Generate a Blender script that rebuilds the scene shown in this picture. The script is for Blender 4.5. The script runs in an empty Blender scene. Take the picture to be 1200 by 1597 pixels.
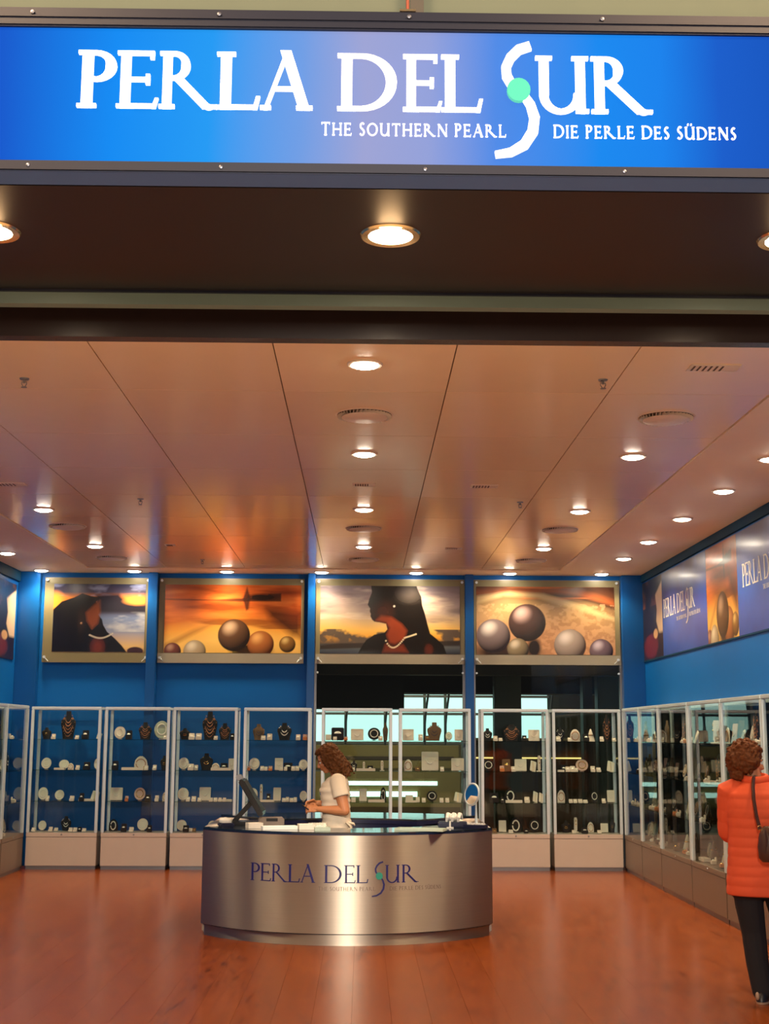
import bpy, bmesh, math, random
import numpy as np
from mathutils import Vector, Matrix

random.seed(7)
PI = math.pi
C = bpy.context.scene.collection
scene = bpy.context.scene

# ------------------------------------------------------------------ camera
PITCH, YAW, ROLL, EYE, FPX = math.radians(9.5), math.radians(0.9), math.radians(0.27), 1.70, 2080.0
cam_data = bpy.data.cameras.new('camera')
cam = bpy.data.objects.new('camera', cam_data)
C.objects.link(cam)
F = Vector((math.sin(YAW)*math.cos(PITCH), math.cos(YAW)*math.cos(PITCH), math.sin(PITCH)))
R0 = Vector((math.cos(YAW), -math.sin(YAW), 0)); U0 = R0.cross(F)
R_ = R0*math.cos(ROLL) + U0*math.sin(ROLL); U_ = R_.cross(F)
cam.matrix_world = Matrix(((R_.x, U_.x, -F.x, 0), (R_.y, U_.y, -F.y, 0), (R_.z, U_.z, -F.z, EYE), (0, 0, 0, 1)))
cam_data.sensor_fit = 'HORIZONTAL'; cam_data.sensor_width = 36.0
cam_data.lens = FPX/1200*36.0
cam_data.clip_end = 200
scene.camera = cam

# ------------------------------------------------------------------ world, exposure
world = bpy.data.worlds.new('world'); scene.world = world; world.use_nodes = True
bg = world.node_tree.nodes['Background']
bg.inputs[0].default_value = (0.95, 0.93, 0.88, 1); bg.inputs[1].default_value = 0.14
vs = scene.view_settings
vs.view_transform = 'Standard'; vs.look = 'None'; vs.gamma = 1; vs.use_curve_mapping = False
vs.exposure = 0.12

SPOT_W = 72.0       # shop downlights
SOFFIT_W = 24.0     # downlights in the soffit outside
LAMP_COL = (1.0, 0.75, 0.43)
LENS_E = 62.0
COUNTER_FILL_W = 4200.0
BOUNCE_FILL_W = 440.0

# unseen fill lamps, added behind the camera and overhead to brighten the shop
for lx, ly, lw in ((-0.1, -3.5, 380.0),):
    l = bpy.data.lights.new('added_front_fill', 'AREA'); l.shape = 'RECTANGLE'; l.size = 0.5; l.size_y = 1.2; l.energy = lw; l.color = (1.0, 0.90, 0.78)
    o = bpy.data.objects.new('added_front_fill', l); C.objects.link(o); o.location = (lx, ly, 4.7)
    o.rotation_euler = (math.radians(78), 0, 0)
for lx in (-3.0, 3.0):  # lamps added over the unseen concourse floor for bounce light
    l = bpy.data.lights.new('added_bounce_fill', 'AREA'); l.shape = 'RECTANGLE'; l.size = 2.0; l.size_y = 2.0; l.energy = BOUNCE_FILL_W; l.color = (1.0, 0.66, 0.36)
    o = bpy.data.objects.new('added_bounce_fill', l); C.objects.link(o); o.location = (lx, 1.2, 7.0)

# ------------------------------------------------------------------ materials
MATS = {}
def mat(name, col, rough=0.5, metal=0.0, spec=0.5, noise=0.06, nscale=6.0, emit=None, es=0.0, bump=0.0, coat=0.0,
        aniso=0.0, rand=0.0):
    if name in MATS: return MATS[name]
    m = bpy.data.materials.new(name); m.use_nodes = True
    nt = m.node_tree; b = nt.nodes['Principled BSDF']
    b.inputs['Roughness'].default_value = rough; b.inputs['Metallic'].default_value = metal
    b.inputs['Specular IOR Level'].default_value = spec
    b.inputs['Coat Weight'].default_value = coat; b.inputs['Coat Roughness'].default_value = 0.08
    tc = nt.nodes.new('ShaderNodeTexCoord')
    nz = nt.nodes.new('ShaderNodeTexNoise'); nz.inputs['Scale'].default_value = nscale; nz.inputs['Detail'].default_value = 3
    nt.links.new(tc.outputs['Object'], nz.inputs['Vector'])
    mr = nt.nodes.new('ShaderNodeMapRange')
    mr.inputs['To Min'].default_value = 1-noise; mr.inputs['To Max'].default_value = 1+noise
    nt.links.new(nz.outputs['Fac'], mr.inputs['Value'])
    vm = nt.nodes.new('ShaderNodeVectorMath'); vm.operation = 'SCALE'
    vm.inputs[0].default_value = col[:3]
    nt.links.new(mr.outputs[0], vm.inputs['Scale'])
    last = vm.outputs[0]
    if rand > 0:
        oi = nt.nodes.new('ShaderNodeObjectInfo'); m2 = nt.nodes.new('ShaderNodeMapRange')
        m2.inputs['To Min'].default_value = 1-rand; m2.inputs['To Max'].default_value = 1+rand
        nt.links.new(oi.outputs['Random'], m2.inputs['Value'])
        v2 = nt.nodes.new('ShaderNodeVectorMath'); v2.operation = 'SCALE'
        nt.links.new(last, v2.inputs[0]); nt.links.new(m2.outputs[0], v2.inputs['Scale']); last = v2.outputs[0]
    nt.links.new(last, b.inputs['Base Color'])
    if bump:
        bp = nt.nodes.new('ShaderNodeBump'); bp.inputs['Strength'].default_value = bump
        bp.inputs['Distance'].default_value = 0.01
        nt.links.new(nz.outputs['Fac'], bp.inputs['Height']); nt.links.new(bp.outputs[0], b.inputs['Normal'])
    if aniso:
        b.inputs['Anisotropic'].default_value = aniso
    if emit:
        b.inputs['Emission Color'].default_value = (*emit, 1); b.inputs['Emission Strength'].default_value = es
    MATS[name] = m
    return m

def glass_mat(name, tint=(0.93, 0.97, 0.96), rough=0.0, ior=1.45, refl=1.0):
    m = bpy.data.materials.new(name); m.use_nodes = True
    nt = m.node_tree; nt.nodes.clear()
    out = nt.nodes.new('ShaderNodeOutputMaterial'); mx = nt.nodes.new('ShaderNodeMixShader')
    tr = nt.nodes.new('ShaderNodeBsdfTransparent'); tr.inputs[0].default_value = (*tint, 1)
    gl = nt.nodes.new('ShaderNodeBsdfGlossy'); gl.inputs['Roughness'].default_value = rough
    fr = nt.nodes.new('ShaderNodeFresnel'); fr.inputs['IOR'].default_value = ior
    # geometry is a thin closed slab: use the same fresnel from both sides
    geo = nt.nodes.new('ShaderNodeNewGeometry')
    ml = nt.nodes.new('ShaderNodeMath'); ml.operation = 'MULTIPLY'; ml.inputs[1].default_value = refl
    inv = nt.nodes.new('ShaderNodeMath'); inv.operation = 'SUBTRACT'; inv.inputs[0].default_value = 1.0
    nt.links.new(geo.outputs['Backfacing'], inv.inputs[1])
    m2 = nt.nodes.new('ShaderNodeMath'); m2.operation = 'MULTIPLY'
    nt.links.new(fr.outputs[0], ml.inputs[0]); nt.links.new(ml.outputs[0], m2.inputs[0]); nt.links.new(inv.outputs[0], m2.inputs[1])
    nt.links.new(m2.outputs[0], mx.inputs[0]); nt.links.new(tr.outputs[0], mx.inputs[1]); nt.links.new(gl.outputs[0], mx.inputs[2])
    nt.links.new(mx.outputs[0], out.inputs[0])
    MATS[name] = m
    return m

def vcol_mat(name, rough=0.25, coat=0.3):
    m = bpy.data.materials.new(name); m.use_nodes = True
    nt = m.node_tree; b = nt.nodes['Principled BSDF']
    a = nt.nodes.new('ShaderNodeVertexColor'); a.layer_name = 'print'
    nt.links.new(a.outputs['Color'], b.inputs['Base Color'])
    b.inputs['Roughness'].default_value = rough; b.inputs['Coat Weight'].default_value = coat
    b.inputs['Coat Roughness'].default_value = 0.15
    MATS[name] = m
    return m

def wood_mat():
    m = bpy.data.materials.new('floor_wood'); m.use_nodes = True
    nt = m.node_tree; b = nt.nodes['Principled BSDF']; L = nt.links.new
    tc = nt.nodes.new('ShaderNodeTexCoord'); oi = nt.nodes.new('ShaderNodeObjectInfo')
    ad = nt.nodes.new('ShaderNodeVectorMath'); ad.operation = 'ADD'
    sc = nt.nodes.new('ShaderNodeVectorMath'); sc.operation = 'SCALE'; sc.inputs[0].default_value = (31, 17, 5)
    L(oi.outputs['Random'], sc.inputs['Scale']); L(tc.outputs['Object'], ad.inputs[0]); L(sc.outputs[0], ad.inputs[1])
    mp = nt.nodes.new('ShaderNodeMapping'); mp.inputs['Scale'].default_value = (16, 3.2, 1)
    L(ad.outputs[0], mp.inputs['Vector'])
    nz = nt.nodes.new('ShaderNodeTexNoise'); nz.inputs['Scale'].default_value = 1.0; nz.inputs['Detail'].default_value = 4
    L(mp.outputs[0], nz.inputs['Vector'])
    mp2 = nt.nodes.new('ShaderNodeMapping'); mp2.inputs['Scale'].default_value = (38, 4, 1)
    L(ad.outputs[0], mp2.inputs['Vector'])
    n2 = nt.nodes.new('ShaderNodeTexNoise'); n2.inputs['Scale'].default_value = 1.0; n2.inputs['Detail'].default_value = 3
    L(mp2.outputs[0], n2.inputs['Vector'])
    mx = nt.nodes.new('ShaderNodeMath'); mx.operation = 'MULTIPLY_ADD'; mx.inputs[1].default_value = 0.62
    L(n2.outputs['Fac'], mx.inputs[0])
    m3 = nt.nodes.new('ShaderNodeMath'); m3.operation = 'MULTIPLY'; m3.inputs[1].default_value = 0.44
    L(nz.outputs['Fac'], m3.inputs[0]); L(m3.outputs[0], mx.inputs[2])
    m4 = nt.nodes.new('ShaderNodeMath'); m4.operation = 'MULTIPLY_ADD'; m4.inputs[1].default_value = 0.08; 
    L(oi.outputs['Random'], m4.inputs[0]); L(mx.outputs[0], m4.inputs[2])
    cr = nt.nodes.new('ShaderNodeValToRGB')
    e = cr.color_ramp.elements
    e[0].position = 0.34; e[0].color = WOOD_D
    e[1].position = 0.74; e[1].color = WOOD_L
    x = cr.color_ramp.elements.new(0.52); x.color = WOOD_M
    L(m4.outputs[0], cr.inputs[0]); L(cr.outputs[0], b.inputs['Base Color'])
    b.inputs['Roughness'].default_value = 0.24
    b.inputs['Specular IOR Level'].default_value = 0.28
    MATS['floor_wood'] = m
    return m
WOOD_D = (0.085, 0.014, 0.002, 1); WOOD_M = (0.21, 0.042, 0.005, 1); WOOD_L = (0.27, 0.060, 0.008, 1)

M = dict(
    ceiling = mat('ceiling_gypsum', (0.95, 0.76, 0.54), 0.6, noise=0.02),
    panel   = mat('ceiling_lacquer_panel', (0.95, 0.71, 0.47), 0.17, spec=0.5, noise=0.02, rand=0.03),
    joint   = mat('joint_dark_grey', (0.12, 0.09, 0.07), 0.8),  # dark grey of panel joints, vent throats and slits
    concourse = mat('concourse_bounce_floor', (0.72, 0.60, 0.46), 0.4),
    floor_joint = mat('floor_joint_brown', (0.12, 0.035, 0.01), 0.7),
    blue    = mat('blue_wall_paint', (0.002, 0.125, 0.47), 0.45, spec=0.2, noise=0.05, nscale=2),
    blue_col= mat('blue_pilaster_gloss', (0.004, 0.09, 0.36), 0.3, spec=0.35, noise=0.04),
    navy    = mat('navy_trim', (0.006, 0.045, 0.10), 0.7, spec=0.1),
    alu     = mat('brushed_aluminium', (0.74, 0.84, 0.88), 0.38, 0.5, noise=0.05, nscale=20),
    alu_dk  = mat('dull_aluminium', (0.30, 0.30, 0.31), 0.4, 0.9),
    cream   = mat('cream_laminate', (0.62, 0.52, 0.46), 0.35, noise=0.04),
    taupe   = mat('taupe_laminate', (0.20, 0.145, 0.11), 0.4, noise=0.04),
    olive   = mat('olive_acrylic', (0.21, 0.185, 0.10), 0.35, noise=0.04),
    grey_ac = mat('grey_acrylic', (0.33, 0.31, 0.25), 0.35, noise=0.04),
    black   = mat('black_lacquer', (0.012, 0.010, 0.011), 0.25),
    soffit  = mat('dark_brown_soffit', (0.008, 0.007, 0.011), 0.42, noise=0.1),
    fascia  = mat('dark_fascia', (0.022, 0.013, 0.013), 0.22, noise=0.1),
    rail    = mat('grey_green_rail', (0.16, 0.22, 0.21), 0.4, 0.1),
    signfr  = mat('dark_navy_metal', (0.010, 0.012, 0.032), 0.4, 0.2),
    signbev = mat('slate_blue_metal', (0.05, 0.11, 0.30), 0.5, 0.0),
    screw   = mat('zinc_screw', (0.22, 0.22, 0.26), 0.35, 0.9),
    upper   = mat('pale_green_wall', (0.16, 0.19, 0.14), 0.7),
    red     = mat('red_paint', (0.35, 0.05, 0.02), 0.5),
    white   = mat('white_plastic', (0.75, 0.73, 0.70), 0.4),
    velvet_b= mat('black_velvet', (0.010, 0.009, 0.012), 0.85),
    velvet_w= mat('ivory_leatherette', (0.80, 0.72, 0.62), 0.5, noise=0.08, nscale=40),
    pinkish = mat('pale_rose_leatherette', (0.62, 0.42, 0.36), 0.5, noise=0.08, nscale=40),
    greenish= mat('pale_sage_leatherette', (0.45, 0.52, 0.42), 0.5, noise=0.08, nscale=40),
    brownv  = mat('brown_suede', (0.17, 0.10, 0.05), 0.75),
    orange_b= mat('orange_card', (0.65, 0.20, 0.05), 0.5),
    gold    = mat('gold_metal', (0.95, 0.62, 0.22), 0.22, 1.0),
    pearl   = mat('pearl_white', (0.92, 0.87, 0.80), 0.18, coat=0.6),
    multi   = mat('mixed_stone_beads', (0.50, 0.22, 0.10), 0.25, noise=0.9, nscale=45),
    dkpearl = mat('dark_pearl', (0.10, 0.08, 0.09), 0.15, coat=0.6),
    navy_tx = mat('navy_vinyl', (0.010, 0.010, 0.10), 0.35),
    green_tx= mat('green_vinyl', (0.02, 0.22, 0.16), 0.3),
    faint_tx= mat('faint_grey_vinyl', (0.22, 0.16, 0.13), 0.4),
    white_tx= mat('white_print', (0.75, 0.74, 0.70), 0.4),
    skin    = mat('skin', (0.52, 0.20, 0.085), 0.5, noise=0.06, nscale=9),
    hair    = mat('brown_hair', (0.09, 0.031, 0.008), 0.6, spec=0.15, noise=0.7, nscale=45, bump=0.4),
    hair2   = mat('auburn_hair', (0.13, 0.040, 0.012), 0.6, spec=0.15, noise=0.7, nscale=45, bump=0.4),
    shirt   = mat('cream_shirt_cloth', (0.66, 0.55, 0.43), 0.8, noise=0.05),
    jacket  = mat('orange_quilted_nylon', (0.78, 0.105, 0.035), 0.7, spec=0.3, noise=0.08),
    trouser = mat('black_trouser_cloth', (0.012, 0.010, 0.012), 0.85),
    bag     = mat('dark_brown_leather', (0.07, 0.028, 0.018), 0.35, noise=0.25, nscale=14, bump=0.3),
    shoe    = mat('black_shoe_leather', (0.015, 0.012, 0.012), 0.35),
    sole    = mat('tan_sole', (0.45, 0.30, 0.20), 0.6),
    eye     = mat('eye_white', (0.7, 0.68, 0.64), 0.2), iris = mat('dark_iris', (0.03, 0.015, 0.01), 0.2),
    lip     = mat('lip', (0.45, 0.12, 0.08), 0.4),
    mallfl  = mat('mall_floor_tile', (0.16, 0.13, 0.09), 0.3),
    mallbk  = mat('mall_black_bulkhead', (0.008, 0.008, 0.008), 0.6),
    mallgr  = mat('mall_grey_slab', (0.085, 0.075, 0.062), 0.6),
    mallbr  = mat('mall_olive_counter', (0.26, 0.19, 0.07), 0.5),
    mallbr2 = mat('mall_dark_wood', (0.06, 0.035, 0.015), 0.5),
    mallpl  = mat('mall_green_grey_column', (0.10, 0.115, 0.085), 0.5),
    daylight= mat('daylit_pane', (0.4, 0.7, 0.7), 0.3, emit=(0.60, 0.92, 0.90), es=1.7),
    striplit= mat('lit_strip', (0.7, 0.9, 0.9), 0.3, emit=(0.62, 0.95, 0.92), es=2.6),
    warmstr = mat('warm_lit_strip', (0.9, 0.7, 0.3), 0.3, emit=(0.95, 0.62, 0.22), es=2.0),
    lens    = mat('lamp_lens', (1, 1, 1), 0.3, emit=(1.0, 0.86, 0.66), es=LENS_E),
    reflect = mat('lamp_reflector', (0.85, 0.62, 0.35), 0.15, 0.9),
    trimw   = mat('lamp_trim_white', (0.80, 0.70, 0.60), 0.4),
    screen  = mat('dark_screen', (0.012, 0.015, 0.02), 0.45, spec=0.2),
    mirror  = mat('mirror_glass', (0.9, 0.9, 0.92), 0.02, 1.0, noise=0.0),
    paper   = mat('white_paper', (0.85, 0.84, 0.80), 0.6),
    dkglass = mat('dark_gloss_top', (0.012, 0.018, 0.030), 0.06, spec=0.8),
    innerbl = mat('midnight_blue_laminate', (0.010, 0.012, 0.045), 0.3),
)
GLASS = glass_mat('cabinet_glass', (0.955, 0.98, 0.972))
SHELF = glass_mat('shelf_glass', (0.72, 0.86, 0.82), refl=0.8)
WINGL = glass_mat('window_glass', (0.80, 0.84, 0.80))
PRINT = vcol_mat('poster_print')
GLOSSPRINT = vcol_mat('glossy_banner_print', 0.30, 0.15)
WOOD = wood_mat()

def brushed_counter():
    m = bpy.data.materials.new('brushed_steel_counter'); m.use_nodes = True
    nt = m.node_tree; b = nt.nodes['Principled BSDF']; L = nt.links.new
    b.inputs['Metallic'].default_value = 1.0
    b.inputs['Roughness'].default_value = 0.58; b.inputs['Anisotropic'].default_value = 1.0
    tg = nt.nodes.new('ShaderNodeTangent'); tg.direction_type = 'RADIAL'; tg.axis = 'Z'
    L(tg.outputs[0], b.inputs['Tangent'])
    b.inputs['Anisotropic Rotation'].default_value = 0.25
    tc = nt.nodes.new('ShaderNodeTexCoord'); mp = nt.nodes.new('ShaderNodeMapping'); mp.inputs['Scale'].default_value = (1, 1, 260)
    nz = nt.nodes.new('ShaderNodeTexNoise'); nz.inputs['Scale'].default_value = 2
    L(tc.outputs['Object'], mp.inputs[0]); L(mp.outputs[0], nz.inputs['Vector'])
    cr = nt.nodes.new('ShaderNodeMapRange'); cr.inputs['To Min'].default_value = 0.88; cr.inputs['To Max'].default_value = 1.1
    L(nz.outputs['Fac'], cr.inputs['Value'])
    v = nt.nodes.new('ShaderNodeVectorMath'); v.operation = 'SCALE'; v.inputs[0].default_value = (0.60, 0.53, 0.46)
    L(cr.outputs[0], v.inputs['Scale']); L(v.outputs[0], b.inputs['Base Color'])
    return m
M['counter'] = brushed_counter()

# ------------------------------------------------------------------ helpers
def obj(name, bm, m, parent=None, smooth=False, recalc=True):
    me = bpy.data.meshes.new(name)
    if recalc: bmesh.ops.recalc_face_normals(bm, faces=bm.faces)
    bm.to_mesh(me); bm.free()
    if smooth:
        me.polygons.foreach_set('use_smooth', [True]*len(me.polygons))
        try: me.set_sharp_from_angle(angle=math.radians(40))
        except Exception: pass
    me.materials.append(m)
    o = bpy.data.objects.new(name, me); C.objects.link(o)
    if parent: o.parent = parent
    return o
def empty(name, loc=(0, 0, 0), rz=0.0, label=None, cat=None, group=None):
    o = bpy.data.objects.new(name, None); C.objects.link(o)
    o.location = loc; o.rotation_euler = (0, 0, rz); o.empty_display_size = 0.1
    if label: o['label'] = label
    if cat: o['category'] = cat
    if group: o['group'] = group
    return o
def tag(o, label, cat, group=None):
    o['label'] = label; o['category'] = cat
    if group: o['group'] = group
    return o
def struct(o): o['kind'] = 'structure'; return o
def B(): return bmesh.new()
def box(bm, x0, x1, y0, y1, z0, z1):
    v = [bm.verts.new(p) for p in ((x0,y0,z0),(x1,y0,z0),(x1,y1,z0),(x0,y1,z0),(x0,y0,z1),(x1,y0,z1),(x1,y1,z1),(x0,y1,z1))]
    for f in ((0,3,2,1),(4,5,6,7),(0,1,5,4),(1,2,6,5),(2,3,7,6),(3,0,4,7)): bm.faces.new([v[i] for i in f])
    return v
def bx(*a):
    bm = B(); box(bm, *a); return bm
def rbox(bm, x0, x1, y0, y1, z0, z1, bev):
    t = B(); box(t, x0, x1, y0, y1, z0, z1)
    bmesh.ops.bevel(t, geom=list(t.edges), offset=bev, segments=2, affect='EDGES')
    merge(bm, t)
def merge(bm, t, mtx=None):
    if mtx is not None: bmesh.ops.transform(t, matrix=mtx, verts=t.verts)
    me = bpy.data.meshes.new('tmp'); t.to_mesh(me); t.free(); bm.from_mesh(me); bpy.data.meshes.remove(me)
def frame_from(d):
    d = Vector(d).normalized()
    a = Vector((0, 0, 1)) if abs(d.z) < 0.9 else Vector((1, 0, 0))
    u = d.cross(a).normalized(); w = d.cross(u).normalized()
    return u, w
def tube(bm, pts, rad, n=8, caps=True, closed=False, flat=1.0):
    pts = [Vector(p) for p in pts]; rings = []
    N = len(pts); u = None
    for i, p in enumerate(pts):
        if closed: d = pts[(i+1) % N]-pts[i-1]
        else: d = pts[min(i+1, N-1)]-pts[max(i-1, 0)]
        d.normalize()
        if u is None: u, w = frame_from(d)
        else:
            u = (u-d*u.dot(d)).normalized(); w = d.cross(u)
        r = rad[i] if isinstance(rad, (list, tuple)) else rad
        rings.append([bm.verts.new(p+(u*math.cos(2*PI*k/n)+w*flat*math.sin(2*PI*k/n))*r) for k in range(n)])
    for i in range(N if closed else N-1):
        a, b = rings[i], rings[(i+1) % N]
        for k in range(n): bm.faces.new((a[k], a[(k+1) % n], b[(k+1) % n], b[k]))
    if caps and not closed:
        bm.faces.new(rings[0]); bm.faces.new(rings[-1])
def lathe(bm, prof, n=24, cx=0, cy=0, sx=1, sy=1):
    rings = []
    for r, z in prof:
        if r < 1e-6: rings.append([bm.verts.new((cx, cy, z))])
        else: rings.append([bm.verts.new((cx+sx*r*math.cos(2*PI*k/n), cy+sy*r*math.sin(2*PI*k/n), z)) for k in range(n)])
    for a, b in zip(rings, rings[1:]):
        for k in range(n):
            if len(a) == 1 and len(b) == 1: continue
            if len(a) == 1: bm.faces.new((a[0], b[k], b[(k+1) % n]))
            elif len(b) == 1: bm.faces.new((a[k], a[(k+1) % n], b[0]))
            else: bm.faces.new((a[k], a[(k+1) % n], b[(k+1) % n], b[k]))
def ell(bm, c, r, rot=None, seg=16, rings=10):
    t = B(); bmesh.ops.create_uvsphere(t, u_segments=seg, v_segments=rings, radius=1)
    m = Matrix.Translation(Vector(c)) @ (rot.to_4x4() if rot is not None else Matrix.Identity(4)) @ Matrix.Diagonal((r[0], r[1], r[2], 1))
    merge(bm, t, m)
def chain(bm, pts, rad, seg=12):
    """tapered limb with round joints, later fused by remeshing"""
    for i in range(len(pts)-1):
        tube(bm, [pts[i], pts[i+1]], [rad[i], rad[i+1]], seg)
    for p, r in zip(pts, rad): ell(bm, p, (r, r, r), seg=seg, rings=8)
def loft(bm, secs, n=28):
    """secs: (cx, cy, z, rx, ry, rot)  superellipse rings"""
    rings = []
    for (cx, cy, z, rx, ry, a) in secs:
        rg = []
        for k in range(n):
            t = 2*PI*k/n; ct, st = math.cos(t), math.sin(t)
            x = rx*math.copysign(abs(ct)**0.85, ct); y = ry*math.copysign(abs(st)**0.85, st)
            rg.append(bm.verts.new((cx+x*math.cos(a)-y*math.sin(a), cy+x*math.sin(a)+y*math.cos(a), z)))
        rings.append(rg)
    for a, b in zip(rings, rings[1:]):
        for k in range(n): bm.faces.new((a[k], a[(k+1) % n], b[(k+1) % n], b[k]))
    bm.faces.new(rings[0]); bm.faces.new(rings[-1])
def curls(o, size, strength):
    t = bpy.data.textures.new('curl_noise', 'CLOUDS'); t.noise_scale = size; t.noise_depth = 2
    d = o.modifiers.new('curls', 'DISPLACE'); d.texture = t; d.strength = strength; d.mid_level = 0.5
def remesh(o, vox, smooth=4):
    r = o.modifiers.new('fuse', 'REMESH'); r.mode = 'VOXEL'; r.voxel_size = vox; r.use_smooth_shade = True
    s = o.modifiers.new('soften', 'SMOOTH'); s.iterations = smooth; s.factor = 0.5
def link_copy(o, parent=None, **kw):
    c = o.copy(); C.objects.link(c)
    if parent: c.parent = parent
    return c
def copy_tree(root):
    c = link_copy(root)
    for ch in list(root.children):
        d = link_copy(ch, c)
        for g in list(ch.children): link_copy(g, d)
    return c
ORD = ['first', 'second', 'third', 'fourth', 'fifth', 'sixth', 'seventh', 'eighth', 'ninth', 'tenth', 'eleventh', 'twelfth', 'thirteenth']

# ================================================================== STRUCTURE
ZC = 3.87; YB = 18.10; XL = -4.65; XR = 3.80; YF = 6.30
# ---- floor: wooden planks, each one a piece
fl = struct(obj('floor', bx(XL-0.1, XR+0.1, 6.0, YB+0.05, -0.12, -0.006), M['floor_joint']))
struct(obj('floor', bx(-9, 9, -6.0, 5.99, -0.12, -0.001), M['concourse']))      # unseen concourse floor, pale tone added to bounce light onto the ceiling
PW, PLN, GAP = 0.242, 1.42, 0.0006
bm = B(); box(bm, -PW/2+GAP, PW/2-GAP, -PLN/2+GAP, PLN/2-GAP, -0.006, 0.0)
plank0 = obj('plank', bm, WOOD, fl)
ncol = int(math.ceil((XR-XL)/PW)); rest = B(); first = True
for i in range(ncol):
    x = XL+PW*(i+0.5)
    if x+PW/2 > XR+0.11: continue
    off = (i*0.37 % 1)*PLN
    y = 6.0+PLN/2-off
    while y-PLN/2 < YB:
        if 7.0 < y+PLN/2 and y < 18.6 and abs(x-0.02*y) < 0.305*(y+1.0)+0.2 and y+PLN/2 <= YB+0.8:
            if y+PLN/2 > YB+0.0:
                y0, y1 = y-PLN/2, YB
                box(rest, x-PW/2+GAP, x+PW/2-GAP, y0+GAP, y1-GAP, -0.006, 0.0)
            else:
                p = plank0 if first else link_copy(plank0, fl)
                first = False
                p.location = (x, y, 0); 
        else:
            y0, y1 = max(y-PLN/2, 6.0), min(y+PLN/2, YB)
            if y1-y0 > 0.02: box(rest, x-PW/2+GAP, x+PW/2-GAP, y0+GAP, y1-GAP, -0.006, 0.0)
        y += PLN
r = obj('plank', rest, WOOD, fl); r['kind'] = 'stuff'

# ---- ceiling: gypsum border + lacquered panels with open joints
PX, PY, PX0, PY0 = 1.04, 1.27, -3.64, 7.03
bm = B()
PXE = PX0+6*PX; PYE = 17.52
box(bm, XL-0.05, XR+0.05, 6.12, 18.2, ZC+0.03, ZC+0.10)              # slab above the panels
box(bm, XL, PX0-0.004, 6.12, YB, ZC-0.01, ZC+0.03)
box(bm, PXE+0.004, XR, 6.12, YB, ZC-0.01, ZC+0.03)
box(bm, PX0-0.004, PXE+0.004, PYE+0.004, YB, ZC-0.01, ZC+0.03)
ce = struct(obj('ceiling', bm, M['ceiling']))
obj('joint_backing', bx(PX0, PXE, 6.15, PYE, ZC+0.022, ZC+0.029), M['joint'], ce)
def cpanel(x0, x1, y0, y1):
    bm = B(); g = 0.0035; box(bm, x0+g, x1-g, y0+g, y1-g, ZC, ZC+0.02); return bm
for i in range(6):
    for j in range(-1, 9):
        y0 = max(PY0+PY*j, 6.15); y1 = min(PY0+PY*(j+1), PYE)
        if y1-y0 < 0.1: continue
        obj('ceiling_panel', cpanel(PX0+PX*i, PX0+PX*(i+1), y0, y1), M['panel'], ce)

# ---- walls
bm = B(); box(bm, XL-0.15, -0.66, YB, YB+0.15, 0, ZC+0.1)
box(bm, 3.52, XR+0.15, YB, YB+0.15, 0, ZC+0.1)
box(bm, -0.66, 3.52, YB, YB+0.15, 3.80, ZC+0.1)
wb = struct(obj('wall_back', bm, M['blue']))
wr = struct(obj('wall_right', bx(XR, XR+0.15, 6.12, YB, 0, ZC+0.1), M['blue']))
wl = struct(obj('wall_left', bx(XL-0.15, XL, 6.12, YB, 0, ZC+0.1), M['blue']))
def trim(n, *a, m='navy'): return struct(obj('trim_%d' % n, bx(*a), M[m]))
trim(1, XR-0.03, XR, 6.15, YB-0.14, 3.76, ZC-0.012)     # dark band under the ceiling, right
trim(2, XL, XL+0.03, 6.15, YB-0.14, 3.72, ZC-0.012)
k = 3
for (x0, x1) in ((XL, -4.36), (-2.905, -2.776), (-0.750, -0.650), (1.381, 1.494), (3.507, XR)):
    bm = B(); rbox(bm, x0, x1, YB-0.13, YB-0.001, 0.0, ZC-0.012, 0.006)
    struct(obj('trim_%d' % k, bm, M['blue_col'], smooth=True)); k += 1

# ---- windows behind the two right-hand bays, glazed
for n, (x0, x1) in enumerate(((-0.650, 1.381), (1.494, 3.507)), 1):
    w = empty('window_%d' % n, (0, 0, 0)); w['kind'] = 'structure'
    obj('window_glass', bx(x0+0.03, x1-0.03, YB+0.03, YB+0.042, 0.10, 3.78), WINGL, w)
    bm = B(); box(bm, x0, x0+0.03, YB, YB+0.08, 0, 3.80); box(bm, x1-0.03, x1, YB, YB+0.08, 0, 3.80)
    box(bm, x0+0.03, x1-0.03, YB, YB+0.08, 3.78, 3.80); box(bm, x0+0.03, x1-0.03, YB, YB+0.08, 0, 0.10)
    obj('window_frame', bm, M['alu_dk'], w)

# ---- mall hall beyond the glass
struct(obj('floor', bx(-9, 12, YB+0.16, 36, -0.12, -0.004), M['mallfl']))
struct(obj('ceiling', bx(-9, 12, YB+0.16, 36, 5.0, 5.1), M['mallbk']))
struct(obj('wall_far', bx(-9, 12, 33.0, 33.2, 0, 5.0), M['mallbr2']))
struct(obj('wall_far_left', bx(-9.2, -9, YB+0.16, 33.0, 0, 5.0), M['mallbk']))
struct(obj('wall_far_right', bx(12, 12.2, YB+0.16, 33.0, 0, 5.0), M['mallbk']))

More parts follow.
